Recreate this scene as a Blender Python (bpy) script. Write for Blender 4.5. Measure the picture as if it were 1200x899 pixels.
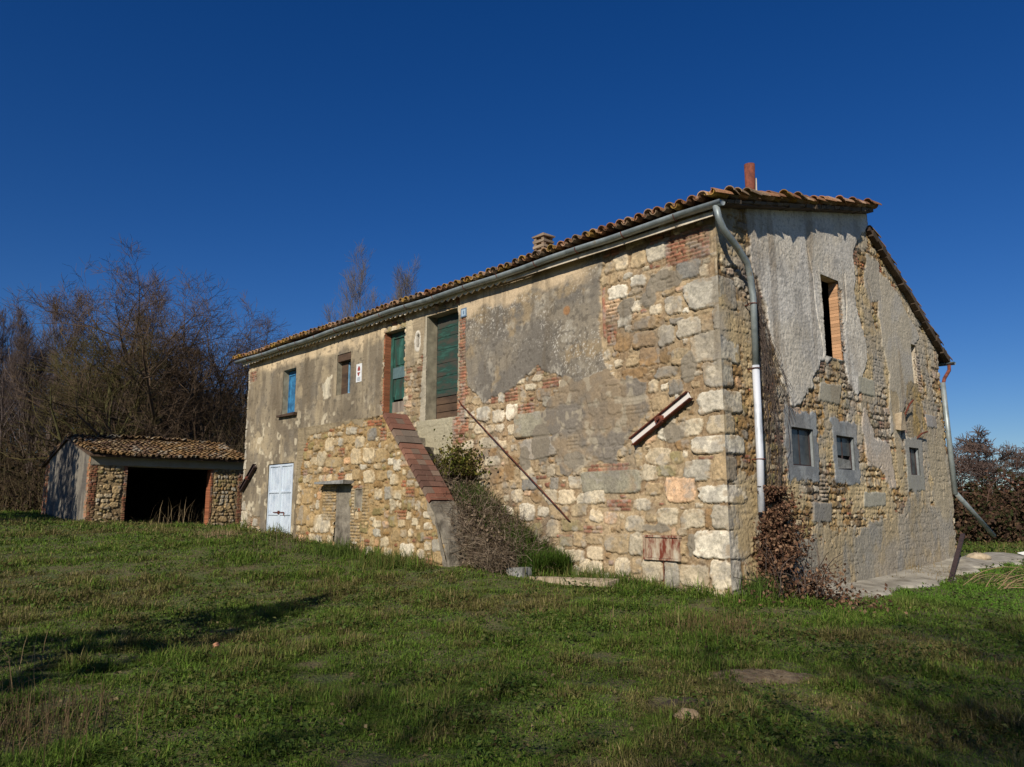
import bpy, math, random
import numpy as np
from math import radians, sin, cos, pi, atan2, sqrt
for o in list(bpy.data.objects): bpy.data.objects.remove(o)
SC = bpy.context.scene
COL = SC.collection
# ------------------------------------------------------------------ camera
cam = bpy.data.cameras.new('camera'); cam.lens = 27.0; cam.sensor_width = 36.0
cam.clip_start = 0.05; cam.clip_end = 2000.0
camo = bpy.data.objects.new('camera', cam); COL.objects.link(camo)
camo.location = (0, 0, 1.6); camo.rotation_euler = (radians(90 + 9.28), 0, 0)
SC.camera = camo
# ------------------------------------------------------------------ sky and sun
SUN_H = np.array([-0.381, -0.924]); SUN_H = SUN_H / np.linalg.norm(SUN_H)
SUN_EL = radians(31.0)
w = bpy.data.worlds.new('World'); SC.world = w; w.use_nodes = True
nt = w.node_tree
for n in list(nt.nodes): nt.nodes.remove(n)
sky = nt.nodes.new('ShaderNodeTexSky'); sky.sky_type = 'NISHITA'; sky.sun_disc = False
sky.sun_elevation = SUN_EL; sky.sun_rotation = atan2(SUN_H[0], SUN_H[1])
sky.altitude = 200; sky.air_density = 1.0; sky.dust_density = 0.1; sky.ozone_density = 6.0
hsv = nt.nodes.new('ShaderNodeHueSaturation'); hsv.inputs['Saturation'].default_value = 1.25; hsv.inputs['Hue'].default_value = .514
bg = nt.nodes.new('ShaderNodeBackground'); bg.inputs['Strength'].default_value = 0.07
wo = nt.nodes.new('ShaderNodeOutputWorld')
nt.links.new(sky.outputs[0], hsv.inputs['Color']); nt.links.new(hsv.outputs[0], bg.inputs[0]); nt.links.new(bg.outputs[0], wo.inputs[0])
sl = bpy.data.lights.new('sun', 'SUN'); sl.energy = 4.6; sl.angle = radians(0.53); sl.color = (1.0, 0.94, 0.84)
so = bpy.data.objects.new('sun', sl); COL.objects.link(so)
from mathutils import Vector, Matrix
so.rotation_euler = Vector((SUN_H[0]*cos(SUN_EL), SUN_H[1]*cos(SUN_EL), sin(SUN_EL))).to_track_quat('Z', 'Y').to_euler()
so.location = (-20, -30, 40)
SC.view_settings.view_transform = 'Standard'; SC.view_settings.look = 'None'
SC.view_settings.exposure = 0.0; SC.view_settings.gamma = 1.0; SC.view_settings.use_curve_mapping = False
SC.render.engine = 'CYCLES'
SC.cycles.max_bounces = 6; SC.cycles.diffuse_bounces = 3; SC.cycles.glossy_bounces = 2
SC.cycles.transparent_max_bounces = 4

# ------------------------------------------------------------------ helpers
def lin(r, g, b):
    f = lambda c: (c/255/12.92) if c/255 <= 0.04045 else ((c/255 + 0.055)/1.055)**2.4
    return np.array([f(r), f(g), f(b)])

def hash2(i, j, seed):
    n = (i.astype(np.int64)*374761393 + j.astype(np.int64)*668265263 + seed*1442695041) & 0xFFFFFFFF
    n = ((n ^ (n >> 13))*1274126177) & 0xFFFFFFFF
    n = ((n ^ (n >> 15))*2246822519) & 0xFFFFFFFF
    return ((n ^ (n >> 16)) & 0xFFFFFF)/float(0xFFFFFF)
def vn(x, y, seed=0):
    x = np.asarray(x, float); y = np.asarray(y, float)
    i = np.floor(x); j = np.floor(y); fx = x - i; fy = y - j
    i = i.astype(np.int64); j = j.astype(np.int64)
    fx = fx*fx*(3 - 2*fx); fy = fy*fy*(3 - 2*fy)
    a = hash2(i, j, seed); b = hash2(i+1, j, seed); c = hash2(i, j+1, seed); d = hash2(i+1, j+1, seed)
    return (a*(1-fx) + b*fx)*(1-fy) + (c*(1-fx) + d*fx)*fy
def fbm(x, y, seed=0, oct=4):
    r = 0; a = 0.5; t = 0
    for k in range(oct):
        r = r + a*vn(x*2**k + 17.3*k, y*2**k - 9.1*k, seed + k); t += a; a *= 0.55
    return r/t
def sst(x, a, b):
    t = np.clip((x - a)/(b - a), 0, 1); return t*t*(3 - 2*t)
def mixc(c, d, m):
    return c*(1 - m[..., None]) + np.asarray(d)*m[..., None]
def polysdf(S, Z, poly):
    """signed distance to polygon, positive inside"""
    P = np.array(poly, float); d2 = np.full(S.shape, 1e9); ins = np.zeros(S.shape, bool)
    for k in range(len(P)):
        a = P[k]; b = P[(k+1) % len(P)]; e = b - a
        wx = S - a[0]; wz = Z - a[1]
        t = np.clip((wx*e[0] + wz*e[1])/(e@e + 1e-12), 0, 1)
        d2 = np.minimum(d2, (wx - e[0]*t)**2 + (wz - e[1]*t)**2)
        c = ((a[1] > Z) != (b[1] > Z))
        if abs(e[1]) > 1e-9:
            ins ^= c & (S < e[0]*(Z - a[1])/e[1] + a[0])
    d = np.sqrt(d2); return np.where(ins, d, -d)

def np_mesh(name, V, F, mat, parent=None, col=None, smooth=False, loc=None):
    """V (n,3); F list of int arrays (m,k); col (n,3) per vertex"""
    me = bpy.data.meshes.new(name)
    V = np.ascontiguousarray(V, dtype=np.float32)
    if not isinstance(F, (list, tuple)): F = [F]
    F = [np.asarray(f, dtype=np.int32) for f in F if len(f)]
    me.vertices.add(len(V)); me.vertices.foreach_set('co', V.ravel())
    nl = sum(f.size for f in F); npoly = sum(len(f) for f in F)
    me.loops.add(nl); me.loops.foreach_set('vertex_index', np.concatenate([f.ravel() for f in F]))
    me.polygons.add(npoly)
    tot = np.concatenate([np.full(len(f), f.shape[1], np.int32) for f in F])
    st = np.concatenate([[0], np.cumsum(tot)[:-1]]).astype(np.int32)
    me.polygons.foreach_set('loop_start', st); me.polygons.foreach_set('loop_total', tot)
    me.polygons.foreach_set('use_smooth', np.full(npoly, smooth, bool))
    if col is not None:
        at = me.attributes.new('Col', 'FLOAT_COLOR', 'POINT')
        c4 = np.ones((len(V), 4), np.float32); c4[:, :3] = col
        at.data.foreach_set('color', c4.ravel())
    me.update(calc_edges=True)
    me.materials.append(mat)
    o = bpy.data.objects.new(name, me); COL.objects.link(o)
    if parent is not None: o.parent = parent
    if loc is not None: o.location = loc
    return o

class MB:
    """collects shapes; build() links them as ONE mesh object"""
    def __init__(s): s.V = []; s.F = {}; s.C = []; s.n = 0
    def add(s, V, F, c=None):
        V = np.asarray(V, float)
        for f in F: s.F.setdefault(len(f), []).append([i + s.n for i in f])
        s.V.append(V); s.n += len(V)
        s.C.append(np.tile(np.array([.5, .5, .5]) if c is None else np.asarray(c, float), (len(V), 1)))
        return s
    def addn(s, V, F, C=None):
        V = np.asarray(V, float); F = np.asarray(F)
        s.F.setdefault(F.shape[1], []).extend((F + s.n).tolist())
        s.V.append(V); s.n += len(V)
        s.C.append(np.full((len(V), 3), .5) if C is None else C); return s
    def box(s, lo, hi, c=None, bev=0.0, jit=0.0):
        x0, y0, z0 = lo; x1, y1, z1 = hi
        V = np.array([(x, y, z) for z in (z0, z1) for (x, y) in ((x0, y0), (x1, y0), (x1, y1), (x0, y1))], float)
        if jit: V += np.random.RandomState(s.n + 5).uniform(-jit, jit, V.shape)
        return s.add(V, [(3, 2, 1, 0), (4, 5, 6, 7), (0, 1, 5, 4), (1, 2, 6, 5), (2, 3, 7, 6), (3, 0, 4, 7)], c)
    def beam(s, a, b, wid, thk, up=(0, 0, 1), c=None):
        a = Vector(a); b = Vector(b); d = (b - a).normalized(); u = Vector(up); sd = d.cross(u).normalized(); u = sd.cross(d)
        V = [p + sd*wx*wid/2 + u*uz*thk/2 for p in (a, b) for wx, uz in ((-1, -1), (1, -1), (1, 1), (-1, 1))]
        return s.add([tuple(v) for v in V], [(3, 2, 1, 0), (4, 5, 6, 7), (0, 1, 5, 4), (1, 2, 6, 5), (2, 3, 7, 6), (3, 0, 4, 7)], c)
    def tube(s, path, rad, sides=8, cap=True, c=None):
        P = [Vector(p) for p in path]; n = len(P)
        if not hasattr(rad, '__len__'): rad = [rad]*n
        V = []; t0 = (P[1] - P[0]).normalized(); ref = Vector((0, 0, 1)) if abs(t0.z) < .9 else Vector((1, 0, 0))
        x = t0.cross(ref).normalized()
        for k in range(n):
            t = (P[min(k+1, n-1)] - P[max(k-1, 0)]).normalized()
            x = (x - t*x.dot(t)).normalized(); y = t.cross(x)
            for m in range(sides):
                a = 2*pi*m/sides; V.append(tuple(P[k] + (x*cos(a) + y*sin(a))*rad[k]))
        F = [(k*sides + m, k*sides + (m+1) % sides, (k+1)*sides + (m+1) % sides, (k+1)*sides + m) for k in range(n-1) for m in range(sides)]
        if cap: F += [tuple(range(sides))[::-1], tuple((n-1)*sides + m for m in range(sides))]
        return s.add(V, F, c)
    def build(s, name, mat, parent=None, smooth=False, loc=None):
        return np_mesh(name, np.concatenate(s.V), [np.array(f) for f in s.F.values()], mat, parent, np.concatenate(s.C), smooth, loc)

def thing(name, label, cat, loc=(0, 0, 0), rotz=0, group=None):
    o = bpy.data.objects.new(name, None); COL.objects.link(o); o.empty_display_size = 0.3
    o.location = loc; o.rotation_euler = (0, 0, rotz)
    return tag(o, label, cat, group)
def tag(o, label, cat, group=None):
    o['label'] = label; o['category'] = cat
    if group: o['group'] = group
    return o
def kind(o, k): o['kind'] = k; return o

# ------------------------------------------------------------------ materials
def new_mat(name):
    m = bpy.data.materials.new(name); m.use_nodes = True
    t = m.node_tree; b = t.nodes['Principled BSDF']; return m, t, b
def mat_noise(name, c1, c2, scale=6, rough=.8, bump=.3, bdist=.01, metal=0, stretch=(1, 1, 1), detail=6, c3=None, lo=.35, hi=.65, bscale=None):
    m, t, b = new_mat(name); N = t.nodes; L = t.links
    tc = N.new('ShaderNodeTexCoord'); mp = N.new('ShaderNodeMapping'); mp.inputs['Scale'].default_value = stretch
    L.new(tc.outputs['Object'], mp.inputs['Vector'])
    nz = N.new('ShaderNodeTexNoise'); nz.inputs['Scale'].default_value = scale; nz.inputs['Detail'].default_value = detail; nz.inputs['Roughness'].default_value = .65
    L.new(mp.outputs[0], nz.inputs['Vector'])
    cr = N.new('ShaderNodeValToRGB'); cr.color_ramp.elements[0].position = lo; cr.color_ramp.elements[1].position = hi
    cr.color_ramp.elements[0].color = (*c1, 1); cr.color_ramp.elements[1].color = (*c2, 1)
    if c3 is not None:
        e = cr.color_ramp.elements.new(min(.98, hi + .08)); e.color = (*c3, 1)
    L.new(nz.outputs['Fac'], cr.inputs[0]); L.new(cr.outputs[0], b.inputs['Base Color'])
    b.inputs['Roughness'].default_value = rough; b.inputs['Metallic'].default_value = metal
    if bump:
        nb = N.new('ShaderNodeTexNoise'); nb.inputs['Scale'].default_value = bscale or scale*5; nb.inputs['Detail'].default_value = 5
        L.new(mp.outputs[0], nb.inputs['Vector'])
        bp = N.new('ShaderNodeBump'); bp.inputs['Strength'].default_value = bump; bp.inputs['Distance'].default_value = bdist
        L.new(nb.outputs['Fac'], bp.inputs['Height']); L.new(bp.outputs[0], b.inputs['Normal'])
    return m
def mat_vcol(name, rough=.92, scale=70, lo=.78, hi=1.18, bump=.35, bdist=.006, spec=.25, bscale=None, trans=0, isl=0.0):
    """albedo from the Col attribute, broken up by fine grain"""
    m, t, b = new_mat(name); N = t.nodes; L = t.links
    at = N.new('ShaderNodeAttribute'); at.attribute_name = 'Col'
    tc = N.new('ShaderNodeTexCoord')
    nz = N.new('ShaderNodeTexNoise'); nz.inputs['Scale'].default_value = scale; nz.inputs['Detail'].default_value = 6; nz.inputs['Roughness'].default_value = .7
    L.new(tc.outputs['Object'], nz.inputs['Vector'])
    mr = N.new('ShaderNodeMapRange'); mr.inputs['From Min'].default_value = .3; mr.inputs['From Max'].default_value = .7
    mr.inputs['To Min'].default_value = lo; mr.inputs['To Max'].default_value = hi
    L.new(nz.outputs['Fac'], mr.inputs['Value'])
    mx = N.new('ShaderNodeMix'); mx.data_type = 'RGBA'; mx.blend_type = 'MULTIPLY'; mx.inputs['Factor'].default_value = 1
    L.new(at.outputs['Color'], mx.inputs['A']); L.new(mr.outputs['Result'], mx.inputs['B'])
    L.new(mx.outputs['Result'], b.inputs['Base Color'])
    b.inputs['Roughness'].default_value = rough; b.inputs['Specular IOR Level'].default_value = spec
    if bump:
        nb = N.new('ShaderNodeTexNoise'); nb.inputs['Scale'].default_value = bscale or scale*.8; nb.inputs['Detail'].default_value = 8; nb.inputs['Roughness'].default_value = .7
        L.new(tc.outputs['Object'], nb.inputs['Vector'])
        bp = N.new('ShaderNodeBump'); bp.inputs['Strength'].default_value = bump; bp.inputs['Distance'].default_value = bdist
        L.new(nb.outputs['Fac'], bp.inputs['Height']); L.new(bp.outputs[0], b.inputs['Normal'])
    if trans:
        tr = N.new('ShaderNodeBsdfTranslucent'); L.new(mx.outputs['Result'], tr.inputs['Color'])
        ms = N.new('ShaderNodeMixShader'); ms.inputs[0].default_value = trans
        out = N['Material Output']; L.new(b.outputs[0], ms.inputs[1]); L.new(tr.outputs[0], ms.inputs[2]); L.new(ms.outputs[0], out.inputs[0])
    return m
M = {}
M['masonry'] = mat_vcol('masonry', scale=55, lo=.72, hi=1.22, bump=.55, bdist=.008)
M['tile'] = mat_vcol('roof_tile', scale=30, lo=.6, hi=1.3, bump=.4, bdist=.006)
M['leaf'] = mat_vcol('leaf', scale=20, lo=.8, hi=1.15, bump=0, rough=.85, spec=.1, trans=.3)
M['dryleaf'] = mat_vcol('dry_leaf', scale=20, lo=.75, hi=1.2, bump=0, rough=.8, spec=.15, trans=.15)
M['grass'] = mat_vcol('grass_blade', scale=3, lo=.8, hi=1.15, bump=0, rough=.7, spec=.12, trans=.3)
M['twig'] = mat_vcol('bark', scale=12, lo=.7, hi=1.25, bump=.3, bdist=.01, spec=.1)
M['green_wood'] = mat_noise('green_painted_wood', lin(52, 56, 46), lin(34, 76, 64), scale=5, rough=.7, bump=.35, bdist=.004, stretch=(1, 1, .35), c3=lin(52, 98, 84), lo=.36, hi=.54, bscale=60)
M['green_wood2'] = mat_noise('green_weathered_plank', lin(66, 62, 52), lin(32, 62, 52), scale=6, rough=.75, bump=.4, bdist=.004, stretch=(1, .3, 1.2), c3=lin(46, 84, 72), lo=.40, hi=.55, bscale=60)
M['blue_wood'] = mat_noise('blue_painted_wood', lin(34, 76, 110), lin(62, 134, 178), scale=6, rough=.6, bump=.2, bdist=.003)
M['blue_pale'] = mat_noise('pale_blue_painted_wood', lin(90, 140, 170), lin(140, 180, 205), scale=7, rough=.6, bump=.2, bdist=.003)
M['grey_wood'] = mat_noise('grey_weathered_wood', lin(96, 84, 72), lin(158, 144, 128), scale=5, rough=.85, bump=.6, bdist=.006, stretch=(2, 2, .18), bscale=30)
M['dark_wood'] = mat_noise('old_dark_wood', lin(58, 42, 30), lin(96, 74, 54), scale=5, rough=.85, bump=.5, bdist=.006, stretch=(1, .3, 1), bscale=30)
M['white_metal'] = mat_noise('white_painted_sheet_metal', lin(160, 174, 186), lin(204, 212, 220), scale=2.2, rough=.5, bump=.15, bdist=.004, c3=lin(205, 215, 222), lo=.25, hi=.5)
M['rust_white'] = mat_noise('white_paint_rusting', lin(112, 48, 28), lin(176, 156, 130), scale=5, rough=.8, bump=.5, bdist=.003, stretch=(1, 1.6, .6), lo=.40, hi=.56, c3=lin(190, 178, 156))
M['white_paint'] = mat_noise('flaking_white_paint', lin(150, 120, 100), lin(222, 214, 204), scale=6, rough=.6, bump=.2, bdist=.002, lo=.22, hi=.36)
M['rust'] = mat_noise('rusty_iron', lin(52, 24, 16), lin(116, 54, 30), scale=12, rough=.85, bump=.4, bdist=.003)
M['rust_red'] = mat_noise('red_rust', lin(84, 42, 30), lin(140, 76, 52), scale=9, rough=.85, bump=.4, bdist=.003)
M['dark_iron'] = mat_noise('dark_iron', lin(46, 34, 34), lin(72, 54, 50), scale=12, rough=.8, bump=.3, bdist=.003)
M['zinc'] = mat_noise('weathered_zinc', lin(112, 120, 118), lin(160, 168, 166), scale=3, rough=.5, bump=.15, bdist=.003, metal=.35, c3=lin(150, 140, 120), lo=.3, hi=.6)
M['pipe_pale'] = mat_noise('whitened_pipe', lin(140, 146, 150), lin(214, 216, 220), scale=5, rough=.5, bump=.2, bdist=.003, metal=.1, stretch=(1, 1, .3), lo=.3, hi=.5)
M['plaster_white'] = mat_noise('old_white_render', lin(168, 152, 128), lin(214, 202, 180), scale=5, rough=.95, bump=.4, bdist=.006)
M['cement'] = mat_noise('blue_grey_cement', lin(112, 116, 116), lin(148, 152, 150), scale=5, rough=.95, bump=.5, bdist=.01, bscale=40)
M['cement_warm'] = mat_noise('warm_grey_cement', lin(126, 118, 98), lin(172, 162, 136), scale=4, rough=.95, bump=.5, bdist=.01, bscale=40)
M['render_grey'] = mat_noise('stained_grey_render', lin(84, 76, 64), lin(150, 140, 122), scale=4, rough=.95, bump=.7, bdist=.015, bscale=30)
M['concrete'] = mat_noise('cracked_concrete', lin(120, 112, 96), lin(178, 170, 152), scale=2.4, rough=.95, bump=.5, bdist=.01, c3=lin(150, 142, 122), bscale=30)
M['dark'] = mat_noise('interior_shade', lin(26, 22, 19), lin(38, 33, 28), scale=3, rough=.95, bump=.2)  # near-black colour standing for the shade of unlit interiors
M['pane'] = mat_noise('dusty_grey_glass', lin(52, 54, 54), lin(88, 90, 88), scale=4, rough=.35, bump=.05)
M['pane_clear'] = mat_noise('dirty_window_glass', lin(60, 66, 72), lin(96, 104, 110), scale=4, rough=.2, bump=.03)
M['brick'] = mat_noise('orange_brick', lin(168, 92, 56), lin(206, 138, 92), scale=9, rough=.9, bump=.4, bdist=.005)
M['plate'] = mat_noise('enamel_plate', lin(216, 214, 208), lin(236, 236, 232), scale=6, rough=.4, bump=0)
M['plate_blue'] = mat_noise('pale_blue_enamel', lin(150, 170, 184), lin(178, 194, 204), scale=8, rough=.5, bump=0)
M['red_print'] = mat_noise('red_print', lin(140, 62, 54), lin(160, 76, 66), scale=8, rough=.5, bump=0)
M['blue_print'] = mat_noise('blue_grey_print', lin(84, 106, 132), lin(110, 130, 152), scale=8, rough=.5, bump=0)
M['stone'] = mat_noise('field_stone', lin(146, 128, 102), lin(190, 172, 144), scale=7, rough=.95, bump=.5, bdist=.01)
M['stone_tan'] = mat_noise('tan_stone', lin(128, 108, 82), lin(170, 146, 114), scale=7, rough=.95, bump=.5, bdist=.01)
M['stone_grey'] = mat_noise('grey_stone', lin(112, 110, 104), lin(160, 158, 150), scale=7, rough=.95, bump=.5, bdist=.01)
M['brickbit'] = mat_noise('brick_fragment', lin(170, 110, 80), lin(206, 152, 120), scale=9, rough=.9, bump=.5, bdist=.008)

# ------------------------------------------------------------------ frame of the house: x along the gable, y along the long front
HC = np.array([3.35, 12.09]); GD = np.array([.7363, .6766]); FD = np.array([-.6766, .7363])
HROT = atan2(GD[1], GD[0]); HZ = .28
def hw(X, Y): return HC + X*GD + Y*FD
SA = np.array([-15.31, 28.0])                 # shed front left corner
def sw(X, Y): return SA + X*GD + Y*FD

# ------------------------------------------------------------------ ground height (thin plate through surveyed spots)
GP = [(0, 0, 0), (-3, 5.5, .03), (3, 5.5, 0), (0, 8, .08), (-6, 9, .1), (6, 9, .02), (-12, 14, .4), (12, 12, .1), (-2.6, 14, .3),
      (*hw(0, 0), .26), (*hw(-.6, 0), .22), (*hw(2.74, -.1), .2), (*hw(5.8, -.1), .25), (*hw(9.9, -.1), .42), (*hw(6, -1.6), .1), (*hw(9.5, -1.8), .25), (*hw(0, 2.7), .37), (*hw(0, 4.95), .46), (*hw(-1.7, 4.9), .56), (*hw(-1.7, 7.8), .64),
      (*hw(-1.7, 11), .86), (*hw(0, 14.3), .8), (*hw(0, 17.9), .93), (-15.3, 28, 1.13), (-11.1, 32.1, .9), (*sw(0, 7), 1.36),
      (-26, 36, 1.45), (-40, 50, 1.5), (-20, 12, .7), (-25, 24, 1.2), (-10, 48, 1.2), (15, 24, .45), (22, 22, .4), (22, 34, .6), (0, 44, .9), (20, 50, .7), (18, 8, .1), (0, -10, 0), (-15, -6, .2), (15, -6, 0)]
GP = np.array(GP, float)
def _U(r2): return np.where(r2 > 1e-9, r2*np.log(np.maximum(r2, 1e-9)), 0)
_n = len(GP); _A = np.zeros((_n+3, _n+3)); _d2 = ((GP[:, None, :2] - GP[None, :, :2])**2).sum(-1)
_A[:_n, :_n] = _U(_d2) + np.eye(_n)*.5; _A[:_n, _n] = 1; _A[:_n, _n+1:] = GP[:, :2]; _A[_n, :_n] = 1; _A[_n+1:, :_n] = GP[:, :2].T
_w = np.linalg.solve(_A, np.concatenate([GP[:, 2], [0, 0, 0]]))
def gz(x, y):
    x = np.atleast_1d(np.asarray(x, float)); y = np.atleast_1d(np.asarray(y, float)); sh = x.shape
    xc = np.clip(x.ravel(), -42, 26); yc = np.clip(y.ravel(), -10, 50)
    z = np.zeros(len(xc))
    for k in range(_n): z += _w[k]*_U((xc - GP[k, 0])**2 + (yc - GP[k, 1])**2)
    z += _w[_n] + _w[_n+1]*xc + _w[_n+2]*yc
    z = np.clip(z, -.3, 1.7)
    z += (fbm(x.ravel()*.7, y.ravel()*.7, 91, 3) - .5)*.12
    return z.reshape(sh)
def g1(x, y): return float(gz(x, y)[0])

u = np.linspace(-1, 1, 301)
gx = np.sinh(u*4.2)/np.sinh(4.2)*450; gy = 12 + np.sinh(u*4.2)/np.sinh(4.2)*450
GX, GY = np.meshgrid(gx, gy); GZ = gz(GX, GY)
ii = np.arange(300); q = (ii[:, None]*301 + ii[None, :]).ravel()
m, t, b = new_mat('meadow_soil'); N = t.nodes; L = t.links
tc = N.new('ShaderNodeTexCoord'); n1 = N.new('ShaderNodeTexNoise'); n1.inputs['Scale'].default_value = 2.2; n1.inputs['Detail'].default_value = 8
cr = N.new('ShaderNodeValToRGB'); cr.color_ramp.elements[0].position = .35; cr.color_ramp.elements[1].position = .62
cr.color_ramp.elements[0].color = (*lin(84, 94, 42), 1); cr.color_ramp.elements[1].color = (*lin(108, 96, 62), 1)
L.new(tc.outputs['Object'], n1.inputs['Vector']); L.new(n1.outputs['Fac'], cr.inputs[0]); L.new(cr.outputs[0], b.inputs['Base Color'])
n2 = N.new('ShaderNodeTexNoise'); n2.inputs['Scale'].default_value = 30; n2.inputs['Detail'].default_value = 8; L.new(tc.outputs['Object'], n2.inputs['Vector'])
bp = N.new('ShaderNodeBump'); bp.inputs['Strength'].default_value = .9; bp.inputs['Distance'].default_value = .08
L.new(n2.outputs['Fac'], bp.inputs['Height']); L.new(bp.outputs[0], b.inputs['Normal']); b.inputs['Roughness'].default_value = 1
kind(np_mesh('ground', np.stack([GX.ravel(), GY.ravel(), GZ.ravel()], 1), np.stack([q, q+1, q+302, q+301], 1), m, smooth=True), 'structure')
# ------------------------------------------------------------------ masonry
PAL = {'W': lin(214, 200, 172), 'C': lin(202, 182, 146), 'S': lin(176, 150, 108), 'O': lin(156, 122, 76), 'G': lin(140, 132, 118), 'R': lin(184, 172, 148),
       'B': lin(158, 100, 70), 'V': lin(148, 132, 86), 'P': lin(204, 164, 122), 'L': lin(148, 140, 116), 'K': lin(172, 160, 142), 'D': lin(110, 92, 68)}
def axis(lo, hi, step_fn, edges):
    v = [lo]
    while v[-1] < hi: v.append(v[-1] + step_fn(v[-1]))
    v = np.array(v); v = v[v < hi - .004]
    v = np.concatenate([v, [hi]])
    for e in edges:
        k = np.argmin(abs(v - e)); v[k] = e
    return v
class Wall:
    def __init__(w, s, z, seed, mortar, mortar2):
        w.s = s; w.z = z; w.S, w.Z = np.meshgrid(s, z); w.rs = np.random.RandomState(seed); w.seed = seed
        w.n1 = fbm(w.S*3, w.Z*3, seed, 4); w.n2 = fbm(w.S*14, w.Z*14, seed+9, 4); w.n3 = vn(w.S*45, w.Z*45, seed+3)
        w.n4 = fbm(w.S*34, w.Z*34, seed+21, 3); w.n5 = fbm(w.S*1.1, w.Z*1.1, seed+27, 4)
        w.H = -.006 + (w.n2 - .5)*.032 + (w.n4 - .5)*.016 + (w.n3 - .5)*.005
        w.C = mixc(np.broadcast_to(mortar, w.S.shape + (3,)).copy(), mortar2, sst(w.n1, .38, .62))
        w.C = mixc(w.C, mortar*1.15 + .03, sst(w.n4, .55, .7)*.6); w.C *= (.62 + .70*w.n2)[..., None]
        w.O = np.zeros(w.S.shape, bool); w.hole = np.zeros((len(z)-1, len(s)-1), bool)
    def sl(w, s0, s1, z0, z1):
        return slice(max(0, np.searchsorted(w.z, z0)), np.searchsorted(w.z, z1)), slice(max(0, np.searchsorted(w.s, s0)), np.searchsorted(w.s, s1))
    def stone(w, s, z, wd, ht, col, relief=None, p=None, irr=1.0, test=None, ang=None):
        r = w.rs; m = 1.12
        a, b = w.sl(s - wd*.5*m - .02, s + wd*.5*m + .02, z - ht*.5*m - .02, z + ht*.5*m + .02)
        S = w.S[a, b]; Z = w.Z[a, b]
        if S.size == 0: return False
        if test is not None:
            o = w.O[a, b]
            if o.mean() > test: return False
        th = r.uniform(-.09, .09)*irr if ang is None else ang
        x = (S - s)*cos(th) + (Z - z)*sin(th); y = -(S - s)*sin(th) + (Z - z)*cos(th)
        u = abs(x)/(wd/2); v = abs(y)/(ht/2); p = p or r.uniform(2.6, 5.5)
        al = np.arctan2(y/ht, x/wd)
        rr = (u**p + v**p)**(1/p)*(1 + irr*(.05*np.sin(2*al + r.uniform(0, 6)) + .05*np.sin(3*al + r.uniform(0, 6)) + .035*np.sin(5*al + r.uniform(0, 6)))) 
        m2 = min(wd, ht)*.5
        d = (1 - rr)*m2 + ((w.n2[a, b] - .5)*.055 + (w.n4[a, b] - .5)*.022)*irr*min(1, m2/.07)
        rel = relief if relief is not None else r.uniform(.012, .034)
        tilt = x*r.uniform(-.07, .07) + y*r.uniform(-.08, .03)
        fac_ = (fbm(x*6/max(wd, .2) + r.uniform(0, 99), y*6/max(wd, .2), w.seed + 5, 2) - .5)*.03*irr
        h = rel*sst(d, -.003, .011) + (w.n2[a, b] - .5)*.016 + (w.n4[a, b] - .5)*.020 + tilt + fac_*min(1, m2/.08)
        k = d > 0
        H = w.H[a, b]; H[k] = h[k]
        crack = (d < .0) & (d > -.016); H[crack] -= .010*(w.n5[a, b][crack] > .42)
        c = np.asarray(col)*(r.uniform(.86, 1.1))
        c = c*(1 + r.uniform(-.05, .05)*np.array([1, .2, -1]))
        cc = np.broadcast_to(c, S.shape + (3,))*(.66 + .62*fbm(S*9 + r.uniform(0, 99), Z*9, w.seed + 40, 4))[..., None]
        cc = mixc(cc, c*.5 + .015, sst(w.n4[a, b], .56, .66)*.5)                # pits
        cc = mixc(cc, lin(150, 142, 128), sst(fbm(S*5 + 3*s, Z*5, w.seed + 61, 4), .54, .68)*.6)   # grey weathering
        C = w.C[a, b]
        smear = sst(fbm(S*6, Z*6, w.seed + 77, 4), .56, .66)*.55*sst(.09 - d, 0, .05)               # mortar dragged over the edges
        cc = cc*(1 - smear[..., None]) + C*smear[..., None]
        C[k] = cc[k]
        C[crack] *= .8
        w.O[a, b] |= d > -.012
        return True
    def heroes(w, txt, relief=None):
        for it in txt.split(';'):
            f = it.split(','); s, z, wd, ht = map(float, f[:4])
            if f[4] == 'L': w.stone(s, z, wd, ht, PAL['L'], .03, p=9, irr=.25, ang=0)
            elif f[4] == 'B': w.bricks(s - wd/2, s + wd/2, z - ht/2, z + ht/2)
            else: w.stone(s, z, wd, ht, PAL[f[4]], None if f[4] != 'K' else .03, p=4.6 if wd > .4 else None, irr=.8)
    def bricks(w, s0, s1, z0, z1, bh=.055, bl=.26, joint=.014, col=None, rel=.014):
        z = z0; k = 0
        while z + bh*.7 < z1:
            s = s0 - (bl*.5 if k % 2 else 0) + w.rs.uniform(-.02, .02)
            while s < s1:
                a = max(s, s0); e = min(s + bl*w.rs.uniform(.8, 1.1), s1)
                if e - a > .04:
                    c = (PAL['B'] if col is None else col)*w.rs.uniform(.72, 1.25)
                    if w.rs.rand() < .22: c = c*.6 + PAL['S']*.35
                    w.stone((a+e)/2, z + bh/2, e - a, bh, c, rel, p=8, irr=.25, ang=w.rs.uniform(-.02, .02))
                s = e + joint
            z += bh + joint; k += 1
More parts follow.
